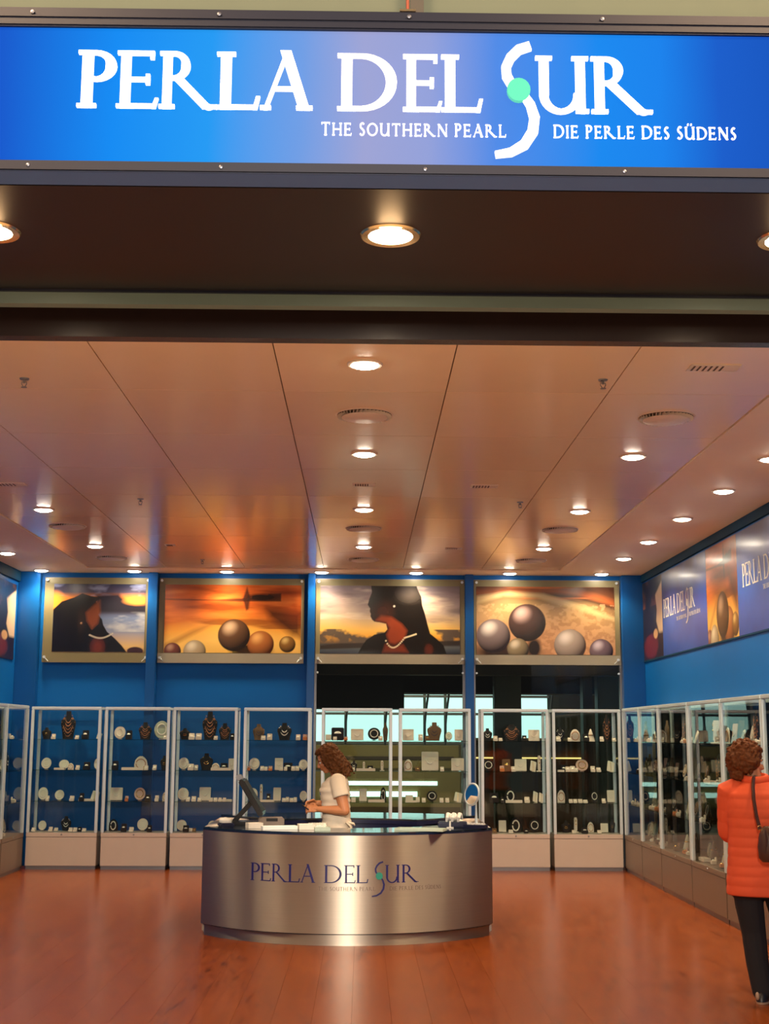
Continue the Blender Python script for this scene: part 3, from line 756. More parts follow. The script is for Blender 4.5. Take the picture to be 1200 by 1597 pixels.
# ================================================================== PRINTED POSTERS (flat prints as coloured meshes)
def lin(c):
    c = np.asarray(c, float)/255.0
    return np.where(c <= 0.04045, c/12.92, ((c+0.055)/1.055)**2.4)
class Art:
    """u right, v up, both in units of the picture height (width = asp)"""
    def __init__(s, asp, ny):
        s.asp = asp; s.ny = ny; s.nx = int(ny*asp)
        s.U, s.V = np.meshgrid(np.linspace(0, asp, s.nx), np.linspace(0, 1, s.ny)); s.px = 1.0/ny
        s.c = np.zeros((s.ny, s.nx, 3))
        rs = np.random.RandomState(3); s.rs = rs
    def noise(s, fx, fy, seed, octv=4):
        rs = np.random.RandomState(seed); out = np.zeros_like(s.U); amp = 1; tot = 0
        for o in range(octv):
            g = rs.rand(64, 64); x = s.U*fx*2**o; y = s.V*fy*2**o
            xi = np.floor(x).astype(int); yi = np.floor(y).astype(int); xf = x-xi; yf = y-yi
            xf = xf*xf*(3-2*xf); yf = yf*yf*(3-2*yf)
            a = g[yi % 64, xi % 64]; b_ = g[yi % 64, (xi+1) % 64]; c = g[(yi+1) % 64, xi % 64]; d = g[(yi+1) % 64, (xi+1) % 64]
            out += amp*((a*(1-xf)+b_*xf)*(1-yf)+(c*(1-xf)+d*xf)*yf); tot += amp; amp *= 0.5
        return out/tot
    def grad(s, stops, t=None):
        t = s.V if t is None else t
        ps = [p for p, _ in stops]
        for k in range(3): s.c[..., k] = np.interp(t, ps, [lin(c)[k] for _, c in stops])
    def blend(s, mask, col):
        col = lin(col) if not isinstance(col, np.ndarray) or col.ndim == 1 else col
        m = np.clip(mask, 0, 1)[..., None]; s.c = s.c*(1-m)+col*m
    def disc(s, cx, cy, rx, ry=None, soft=None):
        ry = ry or rx; soft = soft or s.px*1.5
        d = (np.sqrt(((s.U-cx)/rx)**2+((s.V-cy)/ry)**2)-1)*min(rx, ry)
        return np.clip(0.5-d/soft, 0, 1)
    def poly(s, pts, soft=None):
        inside = np.zeros(s.U.shape, bool); dist = np.full(s.U.shape, 1e9); n = len(pts)
        for i in range(n):
            x0, y0 = pts[i]; x1, y1 = pts[(i+1) % n]
            cnd = ((y0 > s.V) != (y1 > s.V))
            with np.errstate(divide='ignore', invalid='ignore'):
                xi = (x1-x0)*(s.V-y0)/((y1-y0) if y1 != y0 else 1e-9)+x0
            inside ^= cnd & (s.U < xi)
            dx, dy = x1-x0, y1-y0; L = dx*dx+dy*dy+1e-12
            t = np.clip(((s.U-x0)*dx+(s.V-y0)*dy)/L, 0, 1)
            dist = np.minimum(dist, np.hypot(s.U-x0-t*dx, s.V-y0-t*dy))
        sd = np.where(inside, -dist, dist); return np.clip(0.5-sd/(soft or s.px*1.5), 0, 1)
    def ball(s, cx, cy, r, dark, mid, light):
        nx, ny = (s.U-cx)/r, (s.V-cy)/r; rr = np.clip(nx**2+ny**2, 0, 1); nz = np.sqrt(1-rr)
        l = np.clip(nx*-0.30+ny*0.50+nz*0.80, 0, 1)
        D, Md, Lt = lin(dark), lin(mid), lin(light)
        a = np.clip(l/0.75, 0, 1)[..., None]; b_ = (np.clip((l-0.75)/0.25, 0, 1)**2)[..., None]
        col = D*(1-a)+Md*a; col = col*(1-b_)+Lt*b_
        m = s.disc(cx, cy, r)[..., None]; s.c = s.c*(1-m)+col*m
def print_mesh(name, art, origin, du, dv, material, parent, pushes=None, thick=0.004):
    """art on a thin board: origin = lower-left corner, du, dv = full edge vectors; board has real thickness"""
    ny, nx = art.ny, art.nx; o = np.array(origin, float); du = np.array(du, float); dv = np.array(dv, float)
    n = np.cross(du, dv); n /= np.linalg.norm(n)
    gu = np.linspace(0, 1, nx); gv = np.linspace(0, 1, ny)
    P = o[None, None, :]+gv[:, None, None]*dv+gu[None, :, None]*du
    P = P.reshape(-1, 3); N = ny*nx
    idx = np.arange(N).reshape(ny, nx)
    q = np.stack([idx[:-1, :-1], idx[:-1, 1:], idx[1:, 1:], idx[1:, :-1]], -1).reshape(-1, 4)
    cor = np.array([o, o+du, o+du+dv, o+dv]); back = cor-n*thick
    allP = np.vstack([P, cor, back])
    a, b = N, N+4
    side = [[a+i, b+i, b+(i+1) % 4, a+(i+1) % 4] for i in range(4)]+[[b, b+3, b+2, b+1]]
    faces = np.vstack([q, np.array(side)])
    me = bpy.data.meshes.new(name)
    me.vertices.add(len(allP)); me.vertices.foreach_set('co', allP.ravel())
    me.loops.add(faces.size); me.loops.foreach_set('vertex_index', faces.ravel().astype(np.int32))
    me.polygons.add(len(faces)); me.polygons.foreach_set('loop_start', np.arange(0, faces.size, 4, dtype=np.int32))
    me.update(calc_edges=True)
    ca = me.color_attributes.new('print', 'FLOAT_COLOR', 'POINT')
    col = np.ones((len(allP), 4)); col[:N, :3] = np.clip(art.c.reshape(-1, 3), 0, 1); col[N:, :3] = (0.1, 0.1, 0.1)
    ca.data.foreach_set('color', col.ravel().astype(np.float32))
    me.materials.append(material)
    ob = bpy.data.objects.new(name, me); C.objects.link(ob)
    if parent: ob.parent = parent
    return ob

def art_tilted(ny=150):            # woman with her head tipped back, dusk sky
    A = Art(1.24/0.92, ny)
    A.grad([(0, (190, 150, 105)), (0.08, (214, 180, 120)), (0.16, (190, 165, 140)), (0.3, (120, 130, 160)), (0.5, (96, 112, 150)), (0.58, (70, 72, 96)), (0.62, (40, 36, 48)), (0.72, (190, 105, 50)), (0.80, (214, 130, 60)), (0.88, (70, 66, 90)), (1, (44, 46, 74))])
    n = A.noise(3, 8, 5); A.blend(np.clip((n-0.52)*4, 0, 1)*(A.V > 0.82)*0.9, (150, 160, 205))
    A.blend(np.clip((n-0.5)*5, 0, 1)*((A.V > 0.3) & (A.V < 0.6)), (160, 165, 180))
    A.blend(A.poly([(0.62, 0.58), (0.62, 0.84), (0.95, 0.86), (1.05, 0.76), (1.2, 0.70), (1.4, 0.70), (1.4, 0.57)], 0.06), (34, 32, 46))
    A.blend(A.disc(1.22, 0.75, 0.16, 0.05, 0.05), (236, 150, 70)); A.blend(A.disc(0.03, 0.74, 0.12, 0.13, 0.1), (232, 142, 52))
    A.blend(A.poly([(0, 0.62), (0.12, 0.74), (0.30, 0.80), (0.42, 0.86), (0.55, 0.82), (0.68, 0.80), (0.62, 0.74), (0.70, 0.62), (0.66, 0.55), (0.72, 0.48), (0.74, 0.40), (0.80, 0.30), (0.92, 0.20), (1.02, 0.10), (1.10, 0), (0, 0)]), (12, 10, 12))
    A.blend(A.poly([(0.48, 0.58), (0.60, 0.70), (0.68, 0.76), (0.69, 0.58), (0.66, 0.42), (0.58, 0.34), (0.50, 0.46)], 0.05)*0.85, (122, 62, 34))
    A.blend(A.disc(0.67, 0.07, 0.09, 0.12, 0.1)*0.7, (120, 50, 38)); A.blend(A.disc(0.42, 0.48, 0.05, 0.16, 0.06)*0.5, (52, 34, 24))
    for k in range(16):
        x = 0.55+0.022*k; A.blend(A.disc(x, 0.25-0.055*math.sin(PI*k/15)+0.0015*k, 0.013), (176, 170, 160))
    A.ball(0.42, 0.42, 0.018, (60, 40, 30), (150, 110, 80), (220, 190, 160)); A.blend(A.disc(1.22, 0.02, 0.12, 0.06), (56, 34, 44))
    return A
def art_orange(ny=150, asp=2.35, stretch=1.0):
    A = Art(asp, ny); k = asp/2.35
    t = A.V+0.22*np.abs((A.U/k-1.2))**1.3*0.5
    A.grad([(0, (232, 186, 92)), (0.22, (240, 196, 104)), (0.42, (226, 158, 64)), (0.56, (190, 104, 36)), (0.75, (168, 78, 28)), (0.92, (196, 92, 30)), (1.25, (120, 40, 14))], t)
    n = A.noise(1.2, 9, 8); A.blend(np.clip((n-0.5)*3, 0, 0.8)*(A.V > 0.45), (226, 126, 56)); A.blend(np.clip((0.46-n)*4, 0, 0.7)*(A.V > 0.35), (112, 46, 16))
    A.blend(A.poly([(1.75*k, 0.66), (2.35*k, 0.60), (2.35*k, 0.24), (2.2*k, 0.26), (2.0*k, 0.40), (1.8*k, 0.52)], 0.12)*0.85, (44, 18, 14))
    A.blend(A.poly([(2.0*k, 1), (2.4*k, 1), (2.4*k, 0.4), (2.1*k, 0.6)], 0.25)*0.6, (96, 28, 12))
    A.blend(A.poly([(0.0, 0.79), (0.9*k, 0.78), (1.2*k, 0.80), (1.75*k, 0.82), (1.78*k, 0.87), (2.0*k, 0.88), (2.0*k, 0.76), (1.6*k, 0.76), (1.3*k, 0.75), (0.9*k, 0.765), (0, 0.775)], 0.02)*0.85, (40, 20, 14))
    A.blend(A.poly([(1.34*k, 0.80), (1.41*k, 0.97), (1.47*k, 0.82), (1.44*k, 0.64), (1.40*k, 0.62)], 0.03)*0.9, (52, 24, 16))
    A.blend(A.disc(1.66*k, 0.82, 0.26*k, 0.05, 0.04), (34, 18, 14))
    A.blend(A.poly([(0, 0.12), (0.5*k, 0.34), (0.9*k, 0.46), (0.85*k, 0.42), (0.4*k, 0.22), (0, 0.02)], 0.06)*0.6, (150, 98, 38))
    def bl(x, *a): A.ball(x*k, *a)
    bl(0.15, 0.02, 0.125, (40, 14, 16), (110, 60, 54), (190, 150, 130)); bl(0.53, 0.02, 0.165, (96, 84, 60), (176, 158, 128), (230, 222, 200))
    bl(1.28, 0.04, 0.09, (70, 60, 20), (150, 136, 60), (220, 210, 130)); A.blend(A.disc(1.5*k, 0.04, 0.28, 0.09, 0.05), (52, 32, 14))
    bl(1.66, 0.13, 0.195, (66, 28, 10), (170, 104, 52), (236, 180, 110)); bl(1.20, 0.26, 0.235, (22, 14, 12), (92, 64, 44), (212, 180, 150)); bl(2.12, 0.13, 0.12, (46, 30, 10), (134, 96, 44), (220, 190, 120))
    return A
def art_profile(ny=150):
    A = Art(1.894/0.92, ny)
    A.grad([(0, (40, 44, 60)), (0.05, (70, 80, 92)), (0.10, (96, 104, 108)), (0.14, (60, 60, 64)), (0.24, (232, 168, 60)), (0.34, (238, 190, 96)), (0.46, (206, 176, 130)), (0.6, (172, 156, 148)), (0.8, (160, 144, 146)), (1, (128, 118, 128))])
    n = A.noise(1.8, 8, 21); A.blend(np.clip((0.5-n)*3, 0, 0.8)*(A.V > 0.45), (116, 104, 110)); A.blend(np.clip((n-0.56)*5, 0, 0.8)*(A.V > 0.5), (206, 190, 176))
    m = A.noise(4, 5, 31); A.blend(np.clip((m-0.42+(0.30-np.abs(A.V-0.24))*0.6-0.12)*8, 0, 1)*(A.V < 0.36)*(A.V > 0.14), (92, 80, 70))
    A.blend(A.poly([(0, 0.12), (0.3, 0.15), (0.7, 0.16), (2.1, 0.2), (2.1, 0.13), (1.0, 0.10), (0, 0.06)], 0.02), (52, 46, 44))
    sil = [(0.75, 1.0), (0.76, 0.90), (0.72, 0.80), (0.70, 0.72), (0.735, 0.665), (0.73, 0.62), (0.745, 0.585), (0.74, 0.55), (0.765, 0.50), (0.80, 0.47), (0.88, 0.46), (0.97, 0.44), (0.99, 0.36),
           (0.95, 0.31), (0.80, 0.28), (0.68, 0.20), (0.60, 0.08), (0.56, 0), (1.86, 0), (1.82, 0.12), (1.72, 0.22), (1.62, 0.30), (1.58, 0.44), (1.54, 0.60), (1.50, 0.72), (1.49, 0.84), (1.44, 0.94), (1.42, 1.0)]
    A.blend(A.poly(sil), (16, 13, 13))
    A.blend(A.poly([(0.82, 0.49), (0.97, 0.46), (1.02, 0.38), (0.98, 0.28), (1.02, 0.16), (1.10, 0.14), (1.24, 0.22), (1.28, 0.34), (1.20, 0.44), (1.05, 0.54), (0.9, 0.56)], 0.05)*0.8, (150, 62, 32))
    A.blend(A.poly([(0.92, 0.02), (0.96, 0.14), (1.10, 0.10), (1.22, 0.14), (1.3, 0.02)], 0.05)*0.7, (134, 54, 30)); A.blend(A.disc(0.92, 0.62, 0.14, 0.14, 0.14)*0.4, (84, 40, 26)); A.blend(A.disc(1.6, 0.06, 0.06, 0.08, 0.06)*0.6, (110, 44, 26))
    for k in range(22):
        a = k/21; x = 0.97+a*0.44; y = 0.19-0.11*math.sin(PI*min(1, a*1.6)**0.8)+0.10*a**1.6
        A.blend(A.disc(x, y, 0.012), (222, 206, 176))
    A.blend(A.disc(1.09, 0.70, 0.014, 0.014), (200, 190, 180)); A.blend(A.disc(1.3, 0.90, 0.16, 0.12, 0.15)*0.25, (130, 120, 118))
    return A
def art_sand(ny=150):
    A = Art(2.05, ny)
    dip = 0.10*np.sin(np.clip(A.U/2.05, 0, 1)*PI)
    A.grad([(0, (206, 152, 110)), (0.3, (190, 144, 106)), (0.55, (170, 136, 96)), (0.68, (150, 122, 84)), (0.78, (120, 96, 66)), (0.84, (60, 42, 30)), (0.9, (126, 66, 36)), (1.0, (70, 40, 26))], A.V-dip*0.4+0.16*np.clip((A.U-1.0), 0, 2)**2*0.9)
    n = A.noise(16, 20, 4); A.blend(np.clip((n-0.5)*4, 0, 0.25)*(A.V < 0.75), (216, 176, 134)); A.blend(np.clip((0.46-n)*5, 0, 0.25)*(A.V < 0.7)*(A.U > 0.8), (120, 84, 60))
    b = A.noise(1.0, 12, 9); A.blend(np.clip((b-0.5)*5, 0, 0.9)*(A.V > 0.8), (180, 100, 54)); A.blend(A.poly([(0, 0.86), (0.5, 0.93), (1.0, 0.90), (1.6, 0.72), (2.05, 0.55), (2.05, 0.5), (1.5, 0.66), (0.9, 0.84), (0.4, 0.86), (0, 0.74)], 0.05)*0.7, (196, 170, 124))
    A.blend(A.disc(0.4, 0.03, 0.45, 0.12, 0.1), (50, 34, 28))
    A.ball(0.25, 0.27, 0.25, (34, 26, 34), (126, 112, 116), (250, 244, 244)); A.ball(0.75, 0.47, 0.275, (20, 14, 14), (66, 46, 44), (200, 170, 170)); A.blend(A.disc(0.85, 0.10, 0.10, 0.14, 0.06), (30, 20, 18))
    A.ball(0.61, 0.08, 0.16, (44, 38, 30), (138, 124, 98), (224, 214, 196)); A.ball(1.38, 0.14, 0.235, (58, 46, 42), (168, 154, 146), (236, 228, 226)); A.ball(1.84, 0.06, 0.175, (34, 24, 30), (110, 92, 104), (208, 196, 214))
    return A
def art_blue(ny=90, asp=2.0):
    A = Art(asp, ny); A.grad([(0, (18, 66, 160)), (0.4, (22, 76, 180)), (0.75, (16, 58, 145)), (1, (40, 60, 110))])
    n = A.noise(1.5, 2, 77); A.blend(np.clip((n-0.5)*2, 0, 0.4), (36, 100, 205)); return A
def art_dark(ny=120, asp=1.2, seed=1):
    A = Art(asp, ny); A.grad([(0, (40, 20, 16)), (1, (24, 18, 16))])
    n = A.noise(6, 6, seed); A.blend(np.clip((n-0.5)*5, 0, 0.9)*(A.V > 0.66), (130, 76, 40))
    A.blend(A.poly([(asp*0.68, 0.78), (asp, 0.92), (asp, 0.30), (asp*0.82, 0.30), (asp*0.70, 0.45), (asp*0.74, 0.6)], 0.04), (226, 196, 160)); A.blend(A.disc(asp*0.42, 0.16, asp*0.34, 0.15, 0.05), (112, 36, 26))
    A.blend(A.disc(asp*0.66, 0.30, asp*0.10, 0.06, 0.02), (226, 178, 120)); return A

def standoff(parent, x, y, z, cable):
    bm = B(); lathe(bm, [(0, 0), (0.016, 0), (0.018, 0.006), (0.018, 0.028), (0, 0.028)], 12)
    bmesh.ops.transform(bm, matrix=Matrix.Translation((x, y, z)) @ Matrix.Rotation(PI/2, 4, 'X'), verts=bm.verts)
    s = obj('standoff', bm, M['alu'], parent, True)
    if cable:
        bm = B(); tube(bm, [(x, y-0.02, z), (x+cable*0.055, y-0.015, z-0.055)], 0.006, 6); obj('clamp_arm', bm, M['alu'], s)
posters = [(-4.323, -2.870, -4.186, -2.947, art_tilted, 'olive', 'poster of a dark-haired woman with head tilted against a dusk sky'),
           (-2.776, -0.787, -2.682, -0.839, art_orange, 'olive', 'back wall poster of brown pearls on glowing orange sand with a reflected tree'),
           (-0.650, 1.390, -0.581, 1.313, art_profile, 'grey_ac', 'poster of a woman in left profile wearing a pearl necklace at sunset'),
           (1.494, 3.498, 1.537, 3.420, art_sand, 'olive', 'poster of five silver and dark pearls on pale sand')]
for i, (ox0, ox1, px0, px1, fn, fm, lb) in enumerate(posters):
    p = empty('wall_poster', (0, YB-0.045, 0), 0, lb, 'poster', 'framed posters on the back wall')
    e0, e1 = ox0+0.012, ox1-0.012
    obj('acrylic_panel', bx(e0, e1, 0.0, 0.012, 2.775, 3.79), M['olive'], p)
    obj('bottom_strip', bx(e0, e1, -0.008, 0.012, 2.645, 2.775), M['grey_ac' if i != 0 else 'olive'], p)
    A = fn() if fn is not art_orange else art_orange(150, (px1-px0)/0.92)
    print_mesh('picture', A, (px0, -0.006, 2.782), (px1-px0, 0, 0), (0, 0, 0.92), PRINT, p)
    for (sx, sg) in ((e0+0.035, -1), (e1-0.035, 1)):
        standoff(p, sx, 0.0, 3.755, 0)
        standoff(p, sx, -0.008, 2.715, -sg if i < 0 else sg*-1)
    if i >= 2:
        for sx in (e0+0.03, e1-0.03):
            bm = B(); lathe(bm, [(0, 0), (0.014, 0), (0.014, 0.04), (0, 0.04)], 10)
            bmesh.ops.transform(bm, matrix=Matrix.Translation((sx, 0.02, 2.53)) @ Matrix.Rotation(PI/2, 4, 'X'), verts=bm.verts); obj('lower_clamp', bm, M['alu'], p, True)
# ---- long banner on the right wall: printed panels side by side
bn = empty('wall_banner', (XR-0.006, 0, 2.70), 0, 'long glossy banner on the right wall with pearl photos and PERLA DEL SUR lettering', 'banner')
H_B = 1.04
segs = [(18.02, 16.80, lambda: art_dark(120, 1.15, 1)), (16.80, 14.60, lambda: art_blue(90, 2.1)), (14.60, 13.38, lambda: art_orange(130, 1.18)),
        (13.38, 11.15, lambda: art_blue(90, 2.1)), (11.15, 9.9, lambda: art_dark(90, 1.15, 5))]
for y0, y1, fn in segs:
    o = print_mesh('printed_panel', fn(), (-0.004, y0-0.002, 0), (0, -(y0-y1)+0.004, 0), (0, 0, H_B), GLOSSPRINT, bn)
obj('bottom_edge', bx(-0.008, 0.0, 9.9, 18.02, -0.018, 0.0), M['navy'], bn)
for ya in (16.72, 13.19):
    kk = (16.72-15.10)/900.0
    logo(bn, lambda x, y, d, ya=ya: (-0.005-d, ya-(x-130)*kk, 0.47-(y-174)*kk*1.30), (0.13, 0.06, 0.06, 0.05), M['white_tx'], M['white_tx'], M['white_tx'], d=0.002, cap=100, pieces=False)
bl_ = empty('wall_banner', (XL+0.006, 0, 2.66), 0, 'dark printed banner at the left edge on the left wall', 'banner')
print_mesh('printed_panel', art_dark(120, 1.3, 2), (0.004, 16.4, 0), (0, 1.45, 0), (0, 0, 1.0), GLOSSPRINT, bl_)
print_mesh('printed_panel', art_blue(90, 1.6), (0.004, 14.7, 0), (0, 1.695, 0), (0, 0, 1.0), GLOSSPRINT, bl_)

# ================================================================== GLASS DISPLAY CABINETS
SH_Z = [1.630, 1.240, 0.845, 0.462]     # shelf tops, top to bottom
def cabinet(loc, rz, w, d, label, group, base_m='cream', H=2.045, pw=0.036, left_open=False):
    t = empty('display_cabinet', loc, rz, label, 'cabinet', group)
    zb = 0.455
    obj('plinth', bx(0.01, w-0.01, 0.02, d-0.01, 0.0, 0.045), M['alu_dk'], t)
    bm = B(); rbox(bm, 0.004, w-0.004, 0.004, d-0.004, 0.045, zb-0.055, 0.003); obj('base_panel', bm, M[base_m], t)
    bm = B(); rbox(bm, 0.002, w-0.002, 0.0, d-0.002, zb-0.053, zb, 0.004); obj('base_top', bm, M[base_m], t)
    lk = B(); lathe(lk, [(0, 0), (0.011, 0), (0.010, 0.006), (0, 0.006)], 12)
    bmesh.ops.transform(lk, matrix=Matrix.Translation((w/2, 0.0, zb-0.022)) @ Matrix.Rotation(PI/2, 4, 'X'), verts=lk.verts); obj('lock', lk, M['alu_dk'], t)
    for x in (0, w-pw):
        for y in (0, d-pw):
            bm = B(); rbox(bm, x, x+pw, y, y+pw, zb, H-0.038, 0.005); obj('post', bm, M['alu'], t, True)
    for a in ((0, w, 0, pw), (0, w, d-pw, d)):
        bm = B(); rbox(bm, a[0], a[1], a[2], a[3], H-0.038, H, 0.006); obj('top_rail', bm, M['alu'], t, True)
    for x in (0, w-pw):
        obj('top_rail', bx(x, x+pw, pw, d-pw, H-0.036, H-0.002), M['alu'], t)
    obj('front_pane', bx(pw, w-pw, 0.010, 0.015, zb, H-0.038), GLASS, t)
    obj('back_pane', bx(pw, w-pw, d-0.015, d-0.010, zb, H-0.038), GLASS, t)
    for x in (0.010, w-0.015): obj('side_pane', bx(x, x+0.005, pw, d-pw, zb, H-0.038), GLASS, t)
    obj('top_pane', bx(pw, w-pw, pw, d-pw, H-0.012, H-0.006), GLASS, t)
    for z in SH_Z[:3]: obj('shelf', bx(pw+0.001, w-pw-0.001, 0.035, d-0.035, z-0.008, z), SHELF, t)
    return t

# ------------------------------------------------------------------ jewellery displays: one prototype of each kind, unit sizes
def U(name, parts, cat):
    t = empty(name); t['category'] = cat
    for n, bm, m in parts: obj(n, bm, m, t, True)
    return t
def bust_bm(tall=1.0):
    bm = B(); secs = [(0, .10, 0, .34, .22, 0), (0, .10, .05, .34, .22, 0), (0, .08, .30, .40, .20, 0), (0, .06, .52, .48, .19, 0), (0, .05, .66, .46, .17, 0), (0, .05, .74, .30, .14, 0), (0, .06, .82, .17, .12, 0), (0, .07, 1.0, .15, .11, 0)]
    loft(bm, secs, 16); return bm
def drape(bm, cx, w, z0, drop, r, y, n=11, beads=False):
    pts = []
    for i in range(n):
        a = -1+2*i/(n-1); pts.append((cx+a*w, y+0.10*a*a, z0-drop*(1-a*a)**0.75))
    if beads:
        for p in pts:
            t = B(); bmesh.ops.create_icosphere(t, subdivisions=1, radius=r); merge(bm, t, Matrix.Translation(p))
    else: tube(bm, pts, r, 5)
def neck(kind):
    bm = B()
    if kind == 'gold':
        drape(bm, 0, .24, .80, .32, .022, -.13); drape(bm, 0, .30, .74, .40, .022, -.13)
    elif kind == 'pearl':
        drape(bm, 0, .26, .80, .34, .038, -.13, 17, True); drape(bm, 0, .34, .72, .44, .034, -.13, 19, True)
    elif kind == 'multi':
        for k in range(5): drape(bm, 0, .24+.04*k, .84-.06*k, .26+.06*k, .026, -.14, 13, k % 2 == 0)
    return bm
def disc_parts():
    t = B(); lathe(t, [(0, 0), (.46, 0), (.50, .03), (.48, .07), (.34, .05), (.20, .08), (0, .06)], 24)
    m_ = Matrix.Translation((0, .0, .52)) @ Matrix.Rotation(math.radians(74), 4, 'X')
    bmesh.ops.transform(t, matrix=m_, verts=t.verts)
    n_ = B(); pts = [(.30*math.cos(2*PI*k/20), .30*math.sin(2*PI*k/20), .085) for k in range(20)]
    tube(n_, [m_ @ Vector(p) for p in pts], .035, 6, closed=True)
    f = B(); tube(f, [(0, .10, .50), (0, .36, .0)], .04, 6); box(f, -.16, .16, -.06, .34, 0, .03)
    return t, n_, f
def frame_parts():
    p = B(); rbox(p, -.5, .5, -.05, .05, 0, 1, .03); m_ = Matrix.Rotation(math.radians(-12), 4, 'X'); m_ = Matrix.Translation((0, 0, 0.02)) @ m_
    bmesh.ops.transform(p, matrix=m_, verts=p.verts)
    n_ = B(); drape(n_, 0, .32, .80, .46, .035, -.10, 15, True); bmesh.ops.transform(n_, matrix=m_, verts=n_.verts)
    f = B(); tube(f, [(0, .2, .6), (0, .45, 0)], .03, 5); return p, n_, f
PT = {}
PT['B'] = U('necklace_bust', [('bust', bust_bm(), M['velvet_b']), ('necklace', neck('gold'), M['gold'])], 'display bust')
PT['P'] = U('necklace_bust', [('bust', bust_bm(), M['velvet_b']), ('necklace', neck('pearl'), M['pearl'])], 'display bust')
PT['M'] = U('necklace_bust', [('bust', bust_bm(), M['velvet_b']), ('necklace', neck('multi'), M['multi'])], 'display bust')
PT['N'] = U('necklace_bust', [('bust', bust_bm(), M['brownv']), ('necklace', neck('pearl'), M['dkpearl'])], 'display bust')
a, b_, f = disc_parts(); PT['D'] = U('round_display_pad', [('pad', a, M['velvet_w']), ('necklace', b_, M['pearl']), ('foot', f, M['velvet_w'])], 'jewellery display')
a, b_, f = disc_parts(); PT['G'] = U('round_display_pad', [('pad', a, M['greenish']), ('necklace', b_, M['pearl']), ('foot', f, M['velvet_w'])], 'jewellery display')
a, b_, f = disc_parts(); PT['Q'] = U('round_display_pad', [('pad', a, M['pinkish']), ('necklace', b_, M['gold']), ('foot', f, M['pinkish'])], 'jewellery display')
a, b_, f = disc_parts(); PT['R'] = U('round_display_pad', [('pad', a, M['velvet_b']), ('necklace', b_, M['pearl']), ('foot', f, M['velvet_b'])], 'jewellery display')
a, b_, f = frame_parts(); PT['F'] = U('square_display_board', [('board', a, M['velvet_w']), ('necklace', b_, M['pearl']), ('strut', f, M['velvet_w'])], 'jewellery display')
a, b_, f = frame_parts(); PT['H'] = U('square_display_board', [('board', a, M['pinkish']), ('necklace', b_, M['gold']), ('strut', f, M['pinkish'])], 'jewellery display')
def boxparts():
    a = B(); rbox(a, -.5, .5, -.4, .4, 0, .52, .05); l = B(); rbox(l, -.5, .5, .32, .5, .42, 1.0, .05); c = B(); ell(c, (0, -.05, .55), (.30, .24, .16), seg=10, rings=6); return a, l, c
a, l, c = boxparts(); PT['b'] = U('ring_box', [('base', a, M['velvet_w']), ('lid', l, M['velvet_w']), ('cushion', c, M['pearl'])], 'ring box')
a, l, c = boxparts(); PT['o'] = U('ring_box', [('base', a, M['orange_b']), ('lid', l, M['pinkish']), ('cushion', c, M['gold'])], 'ring box')
a, l, c = boxparts(); PT['k'] = U('ring_box', [('base', a, M['velvet_b']), ('lid', l, M['velvet_b']), ('cushion', c, M['pearl'])], 'ring box')
a, l, c = boxparts(); PT['K'] = U('ring_box', [('base', a, M['brownv']), ('lid', l, M['brownv']), ('cushion', c, M['gold'])], 'ring box')
bm = B(); box(bm, -.5, .5, -.5, .5, 0, .3)
r_ = B(); box(r_, -.5, .5, -.5, -.44, .3, 1); box(r_, -.5, .5, .44, .5, .3, 1); box(r_, -.5, -.46, -.44, .44, .3, 1); box(r_, .46, .5, -.44, .44, .3, 1)
PT['T'] = U('display_tray', [('base', bm, M['velvet_w']), ('rim', r_, M['velvet_w'])], 'tray')
bm = B(); rbox(bm, -.3, .3, -.3, .3, .06, 1, .08); f = B(); rbox(f, -.5, .5, -.5, .5, 0, .06, .01); h = B(); ell(h, (0, -.32, .78), (.12, .08, .05), seg=8, rings=5); ell(h, (0, -.32, .55), (.12, .08, .05), seg=8, rings=5)
PT['S'] = U('earring_stand', [('column', bm, M['velvet_w']), ('foot', f, M['velvet_w']), ('earring', h, M['gold'])], 'jewellery display')
bm = B(); t = B(); rbox(t, -.42, .42, -.06, .06, 0, .98, .04); merge(bm, t, Matrix.Rotation(math.radians(-24), 4, 'X') @ Matrix.Rotation(math.radians(14), 4, 'Y')); f = B(); tube(f, [(0, .3, .6), (0, .5, .02)], .05, 5)
c = B(); tube(c, [(.10+x*.0, -.02+.16*z, .98*z*.95) for x, z in ((0, .1), (0, .3), (0, .6), (0, .9))], .03, 5)
PT['L'] = U('slanted_bracelet_pad', [('pad', bm, M['velvet_w']), ('strut', f, M['velvet_w']), ('bracelet', c, M['gold'])], 'jewellery display')
bm = B(); lathe(bm, [(0, 0), (.46, 0), (.46, .04), (.30, .45), (.10, .92), (0, 1)], 16); c = B(); tube(c, [(.30*math.cos(k*PI/7), .30*math.sin(k*PI/7), .5) for k in range(14)], .04, 5, closed=True)
PT['C'] = U('display_cone', [('cone', bm, M['velvet_w']), ('bracelet', c, M['gold'])], 'jewellery display')
bm = B(); secs = [(0, 0, 0, .46, .10, 0), (0, 0, .4, .48, .10, 0), (0, 0, .7, .42, .09, 0), (0, 0, .9, .26, .08, 0), (0, 0, 1.0, .10, .06, 0)]; loft(bm, secs, 16); c = B(); tube(c, [(.34*math.cos(k*PI/10), -.12, .45+.34*math.sin(k*PI/10)) for k in range(-10, 11)][:20], .03, 5)
f = B(); box(f, -.45, .45, .06, .30, 0, .03)
PT['A'] = U('arched_display_pad', [('pad', bm, M['velvet_w']), ('necklace', c, M['multi']), ('foot', f, M['velvet_w'])], 'jewellery display')
